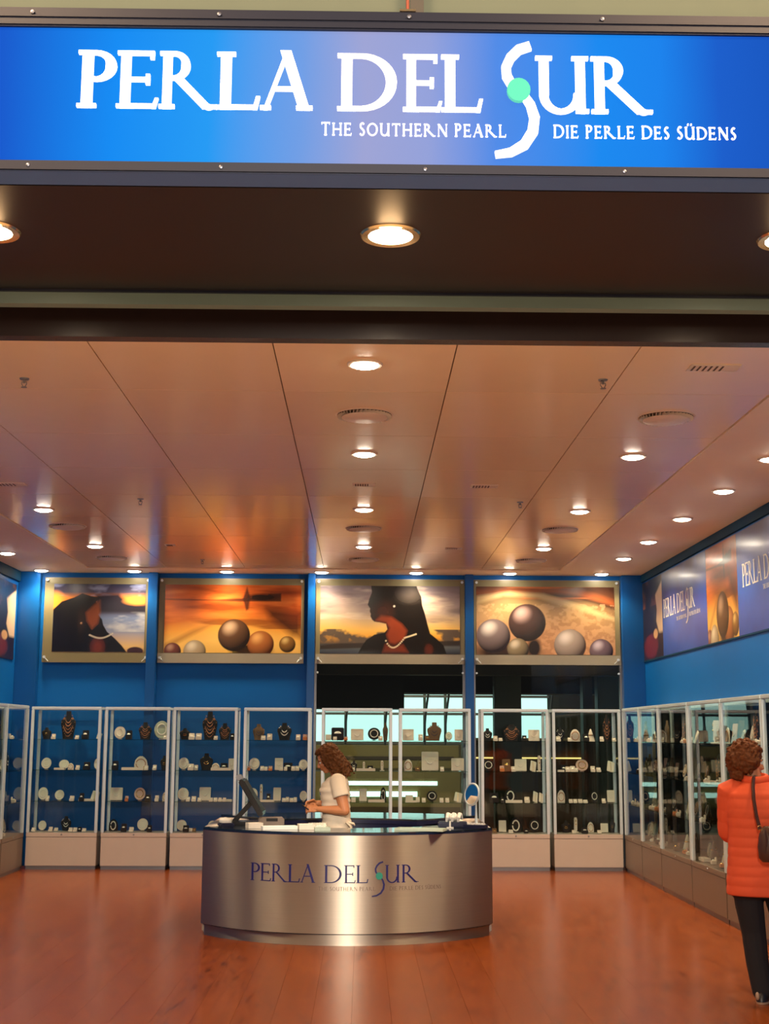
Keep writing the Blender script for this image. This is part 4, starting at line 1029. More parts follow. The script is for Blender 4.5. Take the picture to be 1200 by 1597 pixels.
bm = B(); secs = [(0, 0, 0, .46, .10, 0), (0, 0, .4, .48, .10, 0), (0, 0, .7, .42, .09, 0), (0, 0, .9, .26, .08, 0), (0, 0, 1.0, .10, .06, 0)]; loft(bm, secs, 16); c = B(); tube(c, [(.26*math.cos(k*PI/10), -.12, .45+.34*math.sin(k*PI/10)) for k in range(-10, 11)][:20], .05, 5)
f = B(); box(f, -.45, .45, .06, .30, 0, .03)
PT['O'] = U('arched_display_pad', [('pad', bm, M['velvet_b']), ('necklace', c, M['pearl']), ('foot', f, M['velvet_b'])], 'jewellery display')
DESC = dict(B='black bust with gold necklaces', P='black bust with pearl necklaces', M='black bust draped with mixed beads', N='brown suede bust with dark pearls', D='ivory round pad', G='pale sage round pad',
            Q='rose round pad', R='black round pad with pearls', F='ivory square board', H='pale rose square board', b='small ivory ring box', o='small orange ring box', k='small black ring box', K='small brown ring box',
            T='low ivory tray', S='thin ivory earring stand', L='slanted ivory bracelet pad', C='ivory display cone', A='ivory arched pad', O='black arched pad with pearls')
DEPTH = dict(b=0.10, o=0.10, k=0.12, K=0.12, T=0.10, S=0.20)
PROTO_USED = set()
SHN = ['top', 'second', 'third', 'bottom']
def place(kind, M4, lx, z, w, h, row, label, group, d):
    root = PT[kind]
    t = root if kind not in PROTO_USED else copy_tree(root)
    PROTO_USED.add(kind)
    dep = dict(T=0.07).get(kind, min(max(w, h)*0.9, 0.115))
    ly = {0: 0.10, 1: 0.19, 2: 0.28}[row]*d/0.43
    t.location = M4 @ Vector((lx, ly, z)); t.rotation_euler = (0, 0, M4.to_euler().z); t.scale = (w, dep, h)
    tag(t, label, root['category'], group)
def fill(M4, w, d, items, cabname, side, zshift=0.0):
    """items: per shelf list of (kind, x, width, height) in metres, x from cabinet's left side"""
    for s, lst in enumerate(items):
        lst = sorted(lst, key=lambda q: q[1]); ends = [-9, -9, -9]
        for i, (kd, x, ww, hh) in enumerate(lst):
            small = kd in 'bokKT'
            ww = min(ww, 0.3); hh = min(hh, 0.365)
            x = min(max(x, 0.045+ww/2), w-0.045-ww/2)
            rows = (0, 1, 2) if small else (2, 1, 0)
            row = next((r for r in rows if x-ww/2 > ends[r]+0.004), None)
            if row is None: row = min(rows, key=lambda r: ends[r]); x = ends[row]+0.006+ww/2
            if x+ww/2 > w-0.04: continue
            ends[row] = x+ww/2
            lb = '%s, %s item, %s shelf, %s' % (DESC[kd], ORD[min(i, 12)], SHN[s], cabname)
            place(kd, M4, x, SH_Z[s]+0.001, ww, hh, row, lb, 'jewellery on the %s shelves' % side, d)

# ---- back row: each unit with what stands on its shelves, read from the photograph in centimetres-like units
CAB_X = [(-4.277, -3.375), (-3.326, -2.488), (-2.447, -1.615), (-1.533, -0.667), (-0.527, 0.390), (0.481, 1.408), (1.540, 2.419), (2.469, 3.358)]
CAB_P = [50, 161, 268, 379, 501, 623, 751, 863]
DATA = [
 ['B 67 16 18,b 83 6 8,M 101 25 44,b 120 6 6,k 133 10 14,L 150 9 11', 'D 69 16 18,D 97 16 15,A 110 10 10,b 123 6 7,k 137 10 12,D 149 9 17,T 95 16 3', 'D 66 16 20,b 78 5 8,D 92 15 16,b 116 7 8,L 146 14 16,T 137 24 3,k 131 7 12', 'b 55 6 6,D 67 13 15,b 85 6 7,b 91 6 5,P 104 17 22,b 116 6 6,b 123 6 6,k 130 6 7,b 137 6 5'],
 ['D 179 18 20,k 197 9 14,M 219 22 27,G 247 24 29,b 256 6 7', 'k 177 9 14,A 214 22 21,b 226 6 7,b 239 6 8,B 253 13 22,T 205 34 4', 'F 176 20 20,o 197 5 8,Q 214 18 20,k 230 8 10,b 244 6 9,A 256 8 13', 'O 172 15 18,k 194 8 12,b 206 7 7,D 220 17 19,k 234 7 10'],
 ['B 280 18 18,b 296 9 10,b 307 9 10,M 322 25 45,b 334 6 6,M 346 20 26,k 361 7 10', 'D 279 17 19,b 296 9 10,b 303 6 8,B 318 22 26,A 334 13 11,k 347 11 11,F 358 10 18,T 344 32 4', 'D 280 18 20,b 293 6 7,b 302 7 8,b 311 6 6,F 317 18 21,b 329 6 6,b 336 6 6,b 343 5 6,b 350 5 6,T 350 22 3', 'D 277 16 17,k 291 9 10,b 297 7 5,K 304 6 6,D 330 14 16,b 348 6 7,F 360 10 14'],
 ['N 400 20 25,b 409 7 7,b 419 8 10,P 441 24 27,b 464 7 9,o 475 7 9', 'D 394 17 19,o 386 5 7,b 408 6 7,b 414 5 6,o 421 6 7,F 433 13 19,k 448 14 12,b 438 6 6,b 445 5 6,b 457 6 7,b 463 6 7,D 473 14 17', 'D 390 16 20,S 406 7 26,F 431 12 21,k 418 6 12,b 443 6 6,b 448 5 7,b 455 6 6,b 461 5 7,D 474 12 16,T 417 22 3', 'b 392 6 6,D 408 15 16,P 430 16 22,b 452 6 6,F 468 12 16'],
 ['F 511 9 9,k 526 20 20,b 522 6 6,o 539 6 6,F 557 20 18,R 584 20 20,b 594 7 7,N 602 9 28', 'b 516 6 6,D 530 14 16,P 552 11 16,b 550 8 5,S 568 6 14,k 578 9 8,o 580 6 6,S 597 7 16,T 571 30 4', 'A 515 10 14,D 535 15 16,b 552 7 7,F 567 12 20,O 599 10 22,T 588 26 4', 'b 512 6 6,M 530 16 22,b 550 6 6,F 570 12 16,D 592 15 16'],
 ['F 638 18 18,b 657 7 10,K 668 8 8,N 680 24 29,G 703 11 14,F 719 13 18', 'A 638 14 18,K 652 8 7,F 673 27 30,b 691 6 7,F 717 20 20', 'F 640 12 10,b 653 6 8,b 662 6 7,R 676 17 17,b 690 6 7,b 699 6 7,L 716 14 16,T 642 18 3', 'b 636 6 6,D 652 15 16,k 672 9 10,P 690 16 22,F 716 12 16'],
 ['P 763 16 20,b 775 7 8,b 783 6 5,M 803 28 26,k 821 7 9,F 839 18 18', 'R 764 18 18,o 785 7 9,K 793 13 19,b 803 7 8,F 817 19 19,L 836 11 18,S 845 7 25', 'k 772 14 15,k 785 6 8,O 800 20 21,b 824 8 9,L 839 9 18,L 847 8 16,T 803 26 4', 'K 772 7 7,F 787 12 18,O 808 20 23,b 798 7 5,R 838 18 20,k 822 7 6'],
 ['P 880 15 22,b 874 7 8,b 892 6 6,A 904 17 19,k 918 9 12,C 929 15 20,b 943 6 8,M 955 14 42,b 964 6 6', 'k 883 8 10,b 888 7 8,b 896 8 9,Q 914 20 19,b 903 6 6,b 928 7 9,b 937 7 7,L 961 13 18,T 877 10 3', 'A 880 13 19,b 892 6 6,b 899 6 6,b 907 7 6,b 915 7 5,R 933 13 18,b 944 6 7,F 961 12 19', 'B 887 16 18,b 896 6 5,S 902 8 23,k 913 10 9,A 926 11 16,b 936 6 5,F 948 12 14,B 962 10 22'],
]
PXM = 0.00823
for i, ((x0, x1), p0) in enumerate(zip(CAB_X, CAB_P)):
    nm = '%s back cabinet from left' % ORD[i]
    cabinet((x0, 17.50, 0), 0, x1-x0, 0.43, 'tall aluminium-framed glass jewellery cabinet on cream base, %s of the back row' % ORD[i], 'glass cabinets along the back wall')
    its = []
    for s in DATA[i]:
        row = []
        for q in s.split(','):
            kd, px, pw, ph = q.split(' ')
            row.append((kd, (float(px)-p0)*PXM, float(pw)*PXM, float(ph)*PXM))
        its.append(row)
    fill(Matrix.Translation((x0, 17.50, 0)), x1-x0, 0.43, its, nm, 'back')
# ---- right-hand run
RB = [17.46, 16.42, 15.36, 13.96, 12.65, 11.35, 10.05]
KINDS = 'DFbAMbPQRbHkLbSCGNboKT'
HT = dict(D=.16, F=.17, b=.06, A=.15, M=.26, P=.20, Q=.15, R=.15, H=.17, k=.09, L=.15, S=.2, C=.15, G=.17, N=.22, o=.06, K=.07, T=.03, B=.2, O=.18)
WD = dict(D=.14, F=.14, b=.055, A=.13, M=.18, P=.16, Q=.14, R=.14, H=.14, k=.07, L=.10, S=.06, C=.11, G=.15, N=.17, o=.055, K=.06, T=.20, B=.17, O=.14)
for i, (ya, yb) in enumerate(zip(RB, RB[1:])):
    w = ya-yb-0.015
    cabinet((3.37, ya, 0), -PI/2, w, 0.42, 'tall glass jewellery cabinet on taupe base against the right wall, %s from the back corner' % ORD[i], 'glass cabinets along the right wall', 'taupe', 2.055)
    rnd = random.Random(100+i); its = []
    for s in range(4):
        row = []; x = 0.12
        while x < w-0.12:
            k_ = rnd.choice(KINDS); f_ = rnd.uniform(0.85, 1.2)
            row.append((k_, x, WD[k_]*f_, HT[k_]*f_)); x += WD[k_]*f_*0.5+rnd.uniform(0.10, 0.17)
        its.append(row)
    fill(Matrix.Translation((3.37, ya, 0)) @ Matrix.Rotation(-PI/2, 4, 'Z'), w, 0.42, its, '%s right cabinet from back corner' % ORD[i], 'right')
# ---- left-hand run
LB = [(16.42, 17.46, 'nearest the back corner'), (15.35, 16.40, 'second from the back corner')]
for i, (ya, yb, nm) in enumerate(LB):
    w = yb-ya
    cabinet((-4.295, ya, 0), PI/2, w, 0.345, 'glass jewellery cabinet on taupe base against the left wall, '+nm, 'glass cabinets along the left wall', 'taupe', 2.055)
    rnd = random.Random(300+i); its = []
    if i == 0:
        for s in range(4):
            row = []; x = 0.15
            while x < w-0.12:
                k_ = rnd.choice('DFbABbDkbP'); row.append((k_, x, WD[k_]*1.1, HT[k_]*1.1)); x += 0.17+rnd.uniform(0, 0.06)
            its.append(row)
        fill(Matrix.Translation((-4.295, ya, 0)) @ Matrix.Rotation(PI/2, 4, 'Z'), w, 0.345, its, 'left wall cabinet', 'left')
for k_, r in PT.items():
    if k_ not in PROTO_USED:
        for ch in list(r.children): bpy.data.objects.remove(ch)
        bpy.data.objects.remove(r)

# ================================================================== COUNTER
CX, CYF, RF = -0.12, 12.87, 1.56     # front arc
ZT = 0.905
HA = math.radians(54)
def arcpt(r, a, z, cy=CYF, sgn=-1): return Vector((CX+r*math.sin(a), cy+sgn*r*math.cos(a), z))
def arc_wall(bm, r0, r1, a0, a1, z0, z1, cy=CYF, sgn=-1, n=64):
    rows = []
    for i in range(n+1):
        a = a0+(a1-a0)*i/n
        rows.append([bm.verts.new(arcpt(r, a, z, cy, sgn)) for r, z in ((r0, z0), (r1, z0), (r1, z1), (r0, z1))])
    for p, q in zip(rows, rows[1:]):
        for k in range(4): bm.faces.new((p[k], p[(k+1) % 4], q[(k+1) % 4], q[k]))
    bm.faces.new(rows[0]); bm.faces.new(rows[-1][::-1])
CT = empty('reception_counter', (0, 0, 0), 0, 'oval brushed metal sales counter with glass top, lettered PERLA DEL SUR on the front', 'counter')
bm = B(); arc_wall(bm, RF-0.03, RF, -HA, HA, 0.095, ZT-0.025); obj('front_panel', bm, M['counter'], CT, True)
bm = B(); arc_wall(bm, RF-0.06, RF-0.022, -HA*0.985, HA*0.985, 0.0, 0.085); obj('plinth', bm, M['counter'], CT, True)
bm = B(); arc_wall(bm, RF-0.05, RF-0.026, -HA, HA, 0.083, 0.097); obj('shadow_gap', bm, M['innerbl'], CT, True)
bm = B(); arc_wall(bm, RF-0.55, RF-0.0, -HA, HA, ZT-0.025, ZT-0.016); obj('top_edge', bm, M['innerbl'], CT, True)
bm = B(); arc_wall(bm, RF-0.55, RF-0.004, -HA, HA, ZT-0.016, ZT); obj('glass_top', bm, M['dkglass'], CT, True)
bm = B(); arc_wall(bm, RF-0.55, RF-0.53, -HA, HA, 0.10, ZT-0.026); obj('inner_panel', bm, M['innerbl'], CT, True)
# rear part of the oval
CYR, RR, HR, ZR = 11.98, 1.92, math.radians(41), 0.925
bm = B(); arc_wall(bm, RR-0.02, RR, -HR, HR, 0.02, ZR-0.026, CYR, 1); obj('rear_panel', bm, M['counter'], CT, True)
bm = B(); arc_wall(bm, RR-0.93, RR-0.91, -HR*1.3, HR*1.3, 0.02, ZR-0.05, CYR, 1); obj('rear_inner_panel', bm, M['innerbl'], CT, True)
bm = B(); arc_wall(bm, RR-0.95, RR, -HR, HR, ZR-0.05, ZR-0.016, CYR, 1); obj('top_edge', bm, M['innerbl'], CT, True)
bm = B(); arc_wall(bm, RR-0.95, RR-0.0, -HR, HR, ZR-0.016, ZR, CYR, 1); obj('glass_top', bm, M['dkglass'], CT, True)
for sg, nm in ((-1, 'l'), (1, 'r')):
    x0, x1 = sorted((CX+sg*1.255, CX+sg*0.96))
    bm = B(); rbox(bm, x0, x1, 11.98, 13.28, 0.02, ZT-0.03, 0.01); obj('end_cabinet', bm, M['counter'], CT)
    bm = B(); rbox(bm, x0-0.003, x1+0.003, 11.98, 13.3, ZT-0.03, ZT-0.001, 0.004); obj('end_top', bm, M['counter'], CT)
def cfn(x, y, d):
    s = -0.85+(x-130)*0.001655; a = s/RF
    return arcpt(RF+0.0008+d, a, 0.500-(y-174)*0.00162)
M['navy_tx2'] = M['navy_tx']
logo(CT, cfn, (0.105, 0.05, 0.05, 0.035), M['navy_tx'], M['green_tx'], M['faint_tx'], d=0.0015)

# ---- things on the counter
pos = empty('checkout_screen', (-1.02, 12.22, ZT+0.0015), 0, 'black checkout touchscreen seen from the side at the left end of the counter', 'monitor')
pos.scale = (1.12, 1.12, 1.12)
bm = B(); rbox(bm, -0.13, 0.10, -0.12, 0.12, 0.0, 0.03, 0.008); obj('base', bm, M['black'], pos, True)
bm = B(); t = B(); rbox(t, -0.018, 0.018, -0.04, 0.04, 0, 0.26, 0.006); merge(bm, t, Matrix.Translation((-0.11, 0, 0.02)) @ Matrix.Rotation(math.radians(42), 4, 'Y')); obj('arm', bm, M['black'], pos)
bm = B(); t = B(); rbox(t, -0.02, 0.022, -0.17, 0.17, -0.165, 0.165, 0.01); mm = Matrix.Translation((0.035, 0, 0.215)) @ Matrix.Rotation(math.radians(-32), 4, 'Y'); merge(bm, t, mm); obj('screen_housing', bm, M['black'], pos, True)
bm = B(); t = B(); box(t, 0.022, 0.024, -0.15, 0.15, -0.14, 0.14); merge(bm, t, mm); obj('screen', bm, M['screen'], pos)
bm = B(); t = B(); rbox(t, -0.025, 0.02, -0.05, 0.05, 0, 0.05, 0.008); merge(bm, t, mm @ Matrix.Translation((-0.005, 0, 0.16))); obj('scanner_head', bm, M['alu_dk'], pos)
ct = empty('card_terminal', (-1.185, 11.97, ZT), 0.3, 'small dark card terminal with pale round top at the far left of the counter', 'card terminal')
bm = B(); rbox(bm, -0.06, 0.06, -0.09, 0.09, 0.0, 0.035, 0.01); obj('body', bm, M['innerbl'], ct, True)
bm = B(); lathe(bm, [(0, 0.035), (0.055, 0.035), (0.055, 0.055), (0.03, 0.075), (0, 0.08)], 20, 0.0, 0.03); obj('round_cap', bm, M['paper'], ct, True)
pr_ = empty('receipt_printer', (-0.80, 12.10, ZT), 0.15, 'taupe receipt printer behind the papers on the left side of the counter', 'printer')
bm = B(); rbox(bm, -0.11, 0.11, -0.08, 0.08, 0, 0.075, 0.012); obj('body', bm, M['taupe'], pr_, True)
bm = B(); box(bm, -0.05, 0.05, -0.085, -0.08, 0.045, 0.07); obj('paper_slot', bm, M['black'], pr_)
def tray(x, y, w, d_, rz, m_, lb, h=0.03):
    t = empty('counter_tray', (x, y, ZT+0.001), rz, lb, 'tray', 'trays and pads on the counter top')
    obj('base', bx(-w/2, w/2, -d_/2, d_/2, 0, h*0.5), M[m_], t)
    bm = B(); box(bm, -w/2, w/2, -d_/2, -d_/2+0.008, h*0.5, h); box(bm, -w/2, w/2, d_/2-0.008, d_/2, h*0.5, h); box(bm, -w/2, -w/2+0.008, -d_/2+0.008, d_/2-0.008, h*0.5, h); box(bm, w/2-0.008, w/2, -d_/2+0.008, d_/2-0.008, h*0.5, h); obj('rim', bm, M[m_], t)
tray(-0.925, 11.80, 0.13, 0.10, 0.35, 'velvet_w', 'small ivory tray, leftmost on the counter top', 0.045)
tray(-0.70, 11.64, 0.30, 0.10, 0.27, 'paper', 'long white tray on the counter top near the left end')
tray(-0.47, 11.66, 0.14, 0.12, 0.2, 'velvet_w', 'short ivory tray with dark underside left of the clerk', 0.045)
tray(-0.33, 11.50, 0.13, 0.09, 0.1, 'greenish', 'pale green pad on the counter in front of the clerk')
tray(0.50, 11.56, 0.42, 0.16, -0.28, 'greenish', 'long pale green tray on the counter right of the clerk', 0.02)
cb = empty('credit_card_stand', (-0.38, 11.74, ZT), 0.2, 'dark wedge card stand beside the ivory tray on the counter', 'stand')
bm = B(); v = [bm.verts.new(p) for p in ((-.08, -.05, 0), (.08, -.05, 0), (.08, .05, 0), (-.08, .05, 0), (-.08, .03, .05), (.08, .03, .05))]
for f in ((0, 3, 2, 1), (0, 1, 5, 4), (2, 3, 4, 5), (0, 4, 3), (1, 2, 5)): bm.faces.new([v[i] for i in f])
obj('wedge', bm, M['black'], cb)
obj('card', bx(-0.04, 0.04, -0.052, -0.050, 0.005, 0.03), M['paper'], cb)
mi = empty('vanity_mirror', (1.03, 12.25, ZT-0.001), 0, 'round chrome tabletop mirror tilted on a stand at the right end of the counter', 'mirror')
bm = B(); lathe(bm, [(0, 0), (0.075, 0), (0.07, 0.012), (0.015, 0.022), (0.010, 0.10), (0.008, 0.19), (0, 0.19)], 24); obj('stand', bm, M['alu'], mi, True)
mm = Matrix.Translation((-0.04, -0.03, 0.275)) @ Matrix.Rotation(math.radians(-50), 4, 'Z') @ Matrix.Rotation(math.radians(-30), 4, 'Y') @ Matrix.Rotation(math.radians(80), 4, 'X')
bm = B(); tube(bm, [mm @ Vector((0.095*math.cos(2*PI*k/32), 0.095*math.sin(2*PI*k/32), 0)) for k in range(32)], 0.009, 8, closed=True); obj('ring', bm, M['alu'], mi, True)
bm = B(); lathe(bm, [(0, 0.004), (0.09, 0.004), (0.09, -0.004), (0, -0.004)], 32); bmesh.ops.transform(bm, matrix=mm, verts=bm.verts); obj('mirror_disc', bm, M['mirror'], mi)
bm = B(); tube(bm, [(0, 0, 0.185), (0.0, 0.0, 0.215), (-0.03, -0.01, 0.23)], 0.008, 8); obj('neck', bm, M['alu'], mi, True)
hs = empty('ribbon_display', (0.80, 11.98, ZT+0.001), 0, 'white looped ribbon ornament on navy pad at the right of the counter', 'ornament')
bm = B(); rbox(bm, -0.13, 0.13, -0.09, 0.09, 0, 0.05, 0.01); obj('pad', bm, M['innerbl'], hs, True)
bm = B()
for sx in (-0.05, 0.0, 0.05):
    tube(bm, [(sx-0.01, -0.085, 0.055), (sx-0.005, -0.095, 0.085), (sx+0.005, -0.05, 0.115), (sx+0.02, 0.0, 0.11), (sx+0.035, 0.03, 0.07)], [0.010, 0.014, 0.018, 0.016, 0.010], 8)
ell(bm, (0.0, -0.02, 0.085), (0.06, 0.05, 0.035)); obj('ribbon', bm, M['paper'], hs, True)
bm = B(); tube(bm, [(-0.03, -0.10, 0.0), (-0.03, -0.10, 0.06)], 0.008, 8); box(bm, -0.06, 0.0, -0.115, -0.095, 0.0, 0.008); obj('foot', bm, M['paper'], hs)
tg_ = empty('card_holder', (0.99, 11.90, ZT+0.001), -0.4, 'low navy box with white cards at the right end of the counter', 'box')
obj('box_body', bx(-0.10, 0.10, -0.05, 0.05, 0, 0.03), M['innerbl'], tg_)
for k_ in range(4): obj('card', bx(-0.08+0.045*k_, -0.05+0.045*k_, -0.03, 0.02, 0.03, 0.042), M['paper'], tg_)

# ================================================================== PEOPLE
def rotm(ax, deg): return Matrix.Rotation(math.radians(deg), 3, ax)
def head(bm, c, R):
    """face looks along local +x. sizes in metres"""
    def P(x, y, z): return Vector(c)+R @ Vector((x, y, z))
    ell(bm, P(-0.012, 0, 0.035), (0.094, 0.076, 0.088), R, 24, 16)       # skull
    ell(bm, P(0.028, 0, -0.020), (0.062, 0.062, 0.085), R, 20, 14)       # face
    ell(bm, P(0.052, 0, -0.078), (0.030, 0.034, 0.028), R)                # chin
    ell(bm, P(0.005, 0, -0.062), (0.058, 0.056, 0.036), R)                # jaw
    ell(bm, P(0.070, 0, 0.024), (0.022, 0.050, 0.014), R)                 # brow
    tube(bm, [P(0.080, 0, 0.018), P(0.100, 0, -0.012), P(0.106, 0, -0.024), P(0.086, 0, -0.034)], [0.008, 0.011, 0.013, 0.010], 10)
    for s in (-1, 1):
        ell(bm, P(0.094, 0.010*s, -0.028), (0.010, 0.008, 0.008), R)       # nostril wings
        ell(bm, P(0.058, 0.036*s, -0.022), (0.026, 0.020, 0.022), R)       # cheek
        ell(bm, P(-0.008, 0.076*s, -0.008), (0.016, 0.007, 0.028), R)      # ear
    ell(bm, P(0.082, 0, -0.052), (0.012, 0.022, 0.006), R); ell(bm, P(0.080, 0, -0.062), (0.012, 0.019, 0.007), R)
def face_bits(par, c, R):
    def P(x, y, z): return Vector(c)+R @ Vector((x, y, z))
    for s in (-1, 1):
        bm = B(); ell(bm, P(0.072, 0.030*s, 0.004), (0.013, 0.015, 0.010), R); e = obj('eye', bm, M['eye'], par, True)
        bm = B(); ell(bm, P(0.082, 0.030*s, 0.003), (0.005, 0.006, 0.006), R, 10, 6); obj('iris', bm, M['iris'], e, True)
        bm = B(); tube(bm, [P(0.084, 0.016*s, 0.026), P(0.086, 0.032*s, 0.031), P(0.076, 0.050*s, 0.025)], [0.003, 0.004, 0.002], 6); obj('eyebrow', bm, M['hair'], par)
    bm = B(); ell(bm, P(0.088, 0, -0.0535), (0.008, 0.019, 0.0045), R); ell(bm, P(0.086, 0, -0.061), (0.008, 0.016, 0.0055), R); obj('lips', bm, M['lip'], par, True)
def hand(bm, wrist, d, n, side, curl=40, k=1.0, spread=6):
    """d direction of the hand, n palm normal (fingers curl towards n), side=+1/-1 thumb side along d x n"""
    d = Vector(d).normalized(); n = Vector(n); n = (n-d*n.dot(d)).normalized(); s = d.cross(n)*side; w = Vector(wrist)
    R = Matrix((d, s, n)).transposed()
    ell(bm, w+d*0.045*k, (0.050*k, 0.038*k, 0.015*k), R)
    ell(bm, w+d*0.075*k, (0.022*k, 0.040*k, 0.014*k), R)
    chain(bm, [w-d*0.01, w+d*0.03*k], [0.024*k, 0.022*k], 10)
    for i, (off, L) in enumerate(((0.030, 0.070), (0.010, 0.078), (-0.011, 0.072), (-0.030, 0.057))):
        p = w+d*0.085*k+s*off*k; a = math.radians(4); dd = (d+s*math.tan(math.radians(spread))*off/0.03).normalized(); pts = [p-d*0.02*k]
        ang = 0; cc = curl+4*i
        for seg, f in enumerate((0.45, 0.32, 0.23)):
            ang += math.radians(cc)*(0.7 if seg == 0 else 1.0)
            pts.append(pts[-1]+(dd*math.cos(ang)+n*math.sin(ang))*L*f*k+(d*0.02*k if seg == 0 else Vector((0, 0, 0))))
        chain(bm, pts, [0.0092*k, 0.0090*k, 0.0080*k, 0.0070*k], 8)
    p = w+d*0.030*k+s*0.030*k
    pts = [p-s*0.012*k, p+(d*0.5+s*0.5+n*0.25).normalized()*0.036*k]; pts.append(pts[-1]+(d*0.85+s*0.2+n*0.4).normalized()*0.030*k); pts.append(pts[-1]+(d*0.9+n*0.4).normalized()*0.022*k)
    chain(bm, pts, [0.013*k, 0.011*k, 0.0098*k, 0.008*k], 8)

# ---- clerk, in left profile behind the counter, looking down at her hands.  local frame: faces -X
CL = empty('person', (-0.235, 12.36, 0), 0, 'clerk with wavy brown hair and cream short-sleeved shirt, looking down behind the counter', 'person')
RH = rotm('Z', 183) @ rotm('Y', 24)
hc = Vector((-0.075, -0.005, 1.475))
bm = B()
head(bm, hc, RH)
chain(bm, [(0.02, 0, 1.30), (0.0, 0, 1.36), (-0.03, 0, 1.425)], [0.060, 0.052, 0.050])
loft(bm, [(0.01, 0, 0.86, 0.11, 0.155, 0), (0.01, 0, 0.95, 0.10, 0.135, 0), (0.0, 0, 1.08, 0.105, 0.135, 0), (-0.01, 0, 1.20, 0.115, 0.155, 0), (0.01, 0, 1.28, 0.10, 0.165, 0), (0.02, 0, 1.33, 0.07, 0.12, 0), (0.02, 0, 1.36, 0.04, 0.06, 0)])
for s in (-1, 1):
    sh = Vector((0.02, 0.165*s, 1.285)); el_ = Vector((0.085, 0.215*s, 1.035)) if s < 0 else Vector((0.05, 0.22, 1.05))
    wr = Vector((-0.150, -0.135, 1.045)) if s < 0 else Vector((-0.165, 0.11, 1.085))
    chain(bm, [sh, sh.lerp(el_, 0.5), el_], [0.060, 0.054, 0.044]); chain(bm, [el_, el_.lerp(wr, 0.35), wr], [0.044, 0.042, 0.026])
    if s < 0: hand(bm, wr, (-0.95, 0.30, 0.06), (0.15, 0.75, -0.5), -1, 26)
    else: hand(bm, wr, (-0.95, -0.28, -0.02), (0.1, -0.65, -0.6), 1, 34)
    hp = Vector((0.01, 0.085*s, 0.86)); kn = Vector((-0.01, 0.09*s, 0.46)); an = Vector((0.03, 0.10*s, 0.09))
    chain(bm, [hp, hp.lerp(kn, 0.5), kn], [0.088, 0.075, 0.055]); chain(bm, [kn, kn.lerp(an, 0.35), an], [0.053, 0.052, 0.036])
    chain(bm, [an, an+Vector((-0.12, 0, -0.045))], [0.036, 0.028])
o = obj('body', bm, M['skin'], CL, True); remesh(o, 0.0045, 2)
face_bits(CL, hc, RH)
# shirt
bm = B()
secs = []
for i in range(28):
    z = 0.865+0.475*i/27; k = i/27
    rx = np.interp(k, [0, 0.2, 0.45, 0.7, 0.86, 0.95, 1.0], [0.138, 0.130, 0.128, 0.140, 0.118, 0.085, 0.060]); ry = np.interp(k, [0, 0.2, 0.45, 0.7, 0.86, 0.95, 1.0], [0.180, 0.165, 0.158, 0.178, 0.178, 0.130, 0.080])
    secs.append((np.interp(k, [0, 0.5, 0.75, 1], [0.012, 0.0, -0.015, 0.02])+0.004*math.sin(i*1.9), 0, z, rx+0.004*math.sin(i*2.3), ry+0.004*math.sin(i*1.3+1), 0))
loft(bm, secs, 36)
for s in (-1, 1):
    tube(bm, [(0.01, 0.10*s, 1.30), (0.02, 0.165*s, 1.298), (0.035, 0.192*s, 1.22), (0.052, 0.206*s, 1.155)], [0.062, 0.073, 0.071, 0.074], 20)
o = obj('shirt', bm, M['shirt'], CL, True); remesh(o, 0.007, 3)
bm = B(); t = B(); tube(t, [(0.10, -0.13, 0.93), (0.135, -0.14, 0.90), (0.15, -0.145, 0.865)], [0.03, 0.028, 0.010], 8, flat=0.4); merge(bm, t); tube(bm, [(0.11, -0.12, 0.93), (0.165, -0.12, 0.915), (0.175, -0.125, 0.90)], [0.03, 0.03, 0.014], 8, flat=0.4); obj('shirt_tail_knot', bm, M['shirt'], CL, True)
bm = B(); rbox(bm, -0.142, -0.136, -0.085, -0.055, 1.165, 1.20, 0.002); obj('name_badge', bm, M['navy_tx'], CL)
# trousers and shoes
bm = B(); loft(bm, [(0.01, 0, 0.74, 0.115, 0.17, 0), (0.01, 0, 0.84, 0.125, 0.172, 0), (0.01, 0, 0.90, 0.115, 0.158, 0)])
for s in (-1, 1): chain(bm, [(0.01, 0.085*s, 0.82), (0, 0.088*s, 0.62), (-0.01, 0.09*s, 0.46), (0.02, 0.097*s, 0.25), (0.03, 0.10*s, 0.13)], [0.095, 0.085, 0.070, 0.066, 0.062])
o = obj('trousers', bm, M['innerbl'], CL, True); remesh(o, 0.008, 3)
for s in (-1, 1):
    bm = B(); loft(bm, [(-0.04, 0.10*s, 0.002, 0.125, 0.042, 0), (-0.04, 0.10*s, 0.02, 0.13, 0.046, 0), (-0.02, 0.10*s, 0.05, 0.10, 0.043, 0), (0.02, 0.10*s, 0.085, 0.055, 0.040, 0)], 18); obj('shoe', bm, M['shoe'], CL, True)
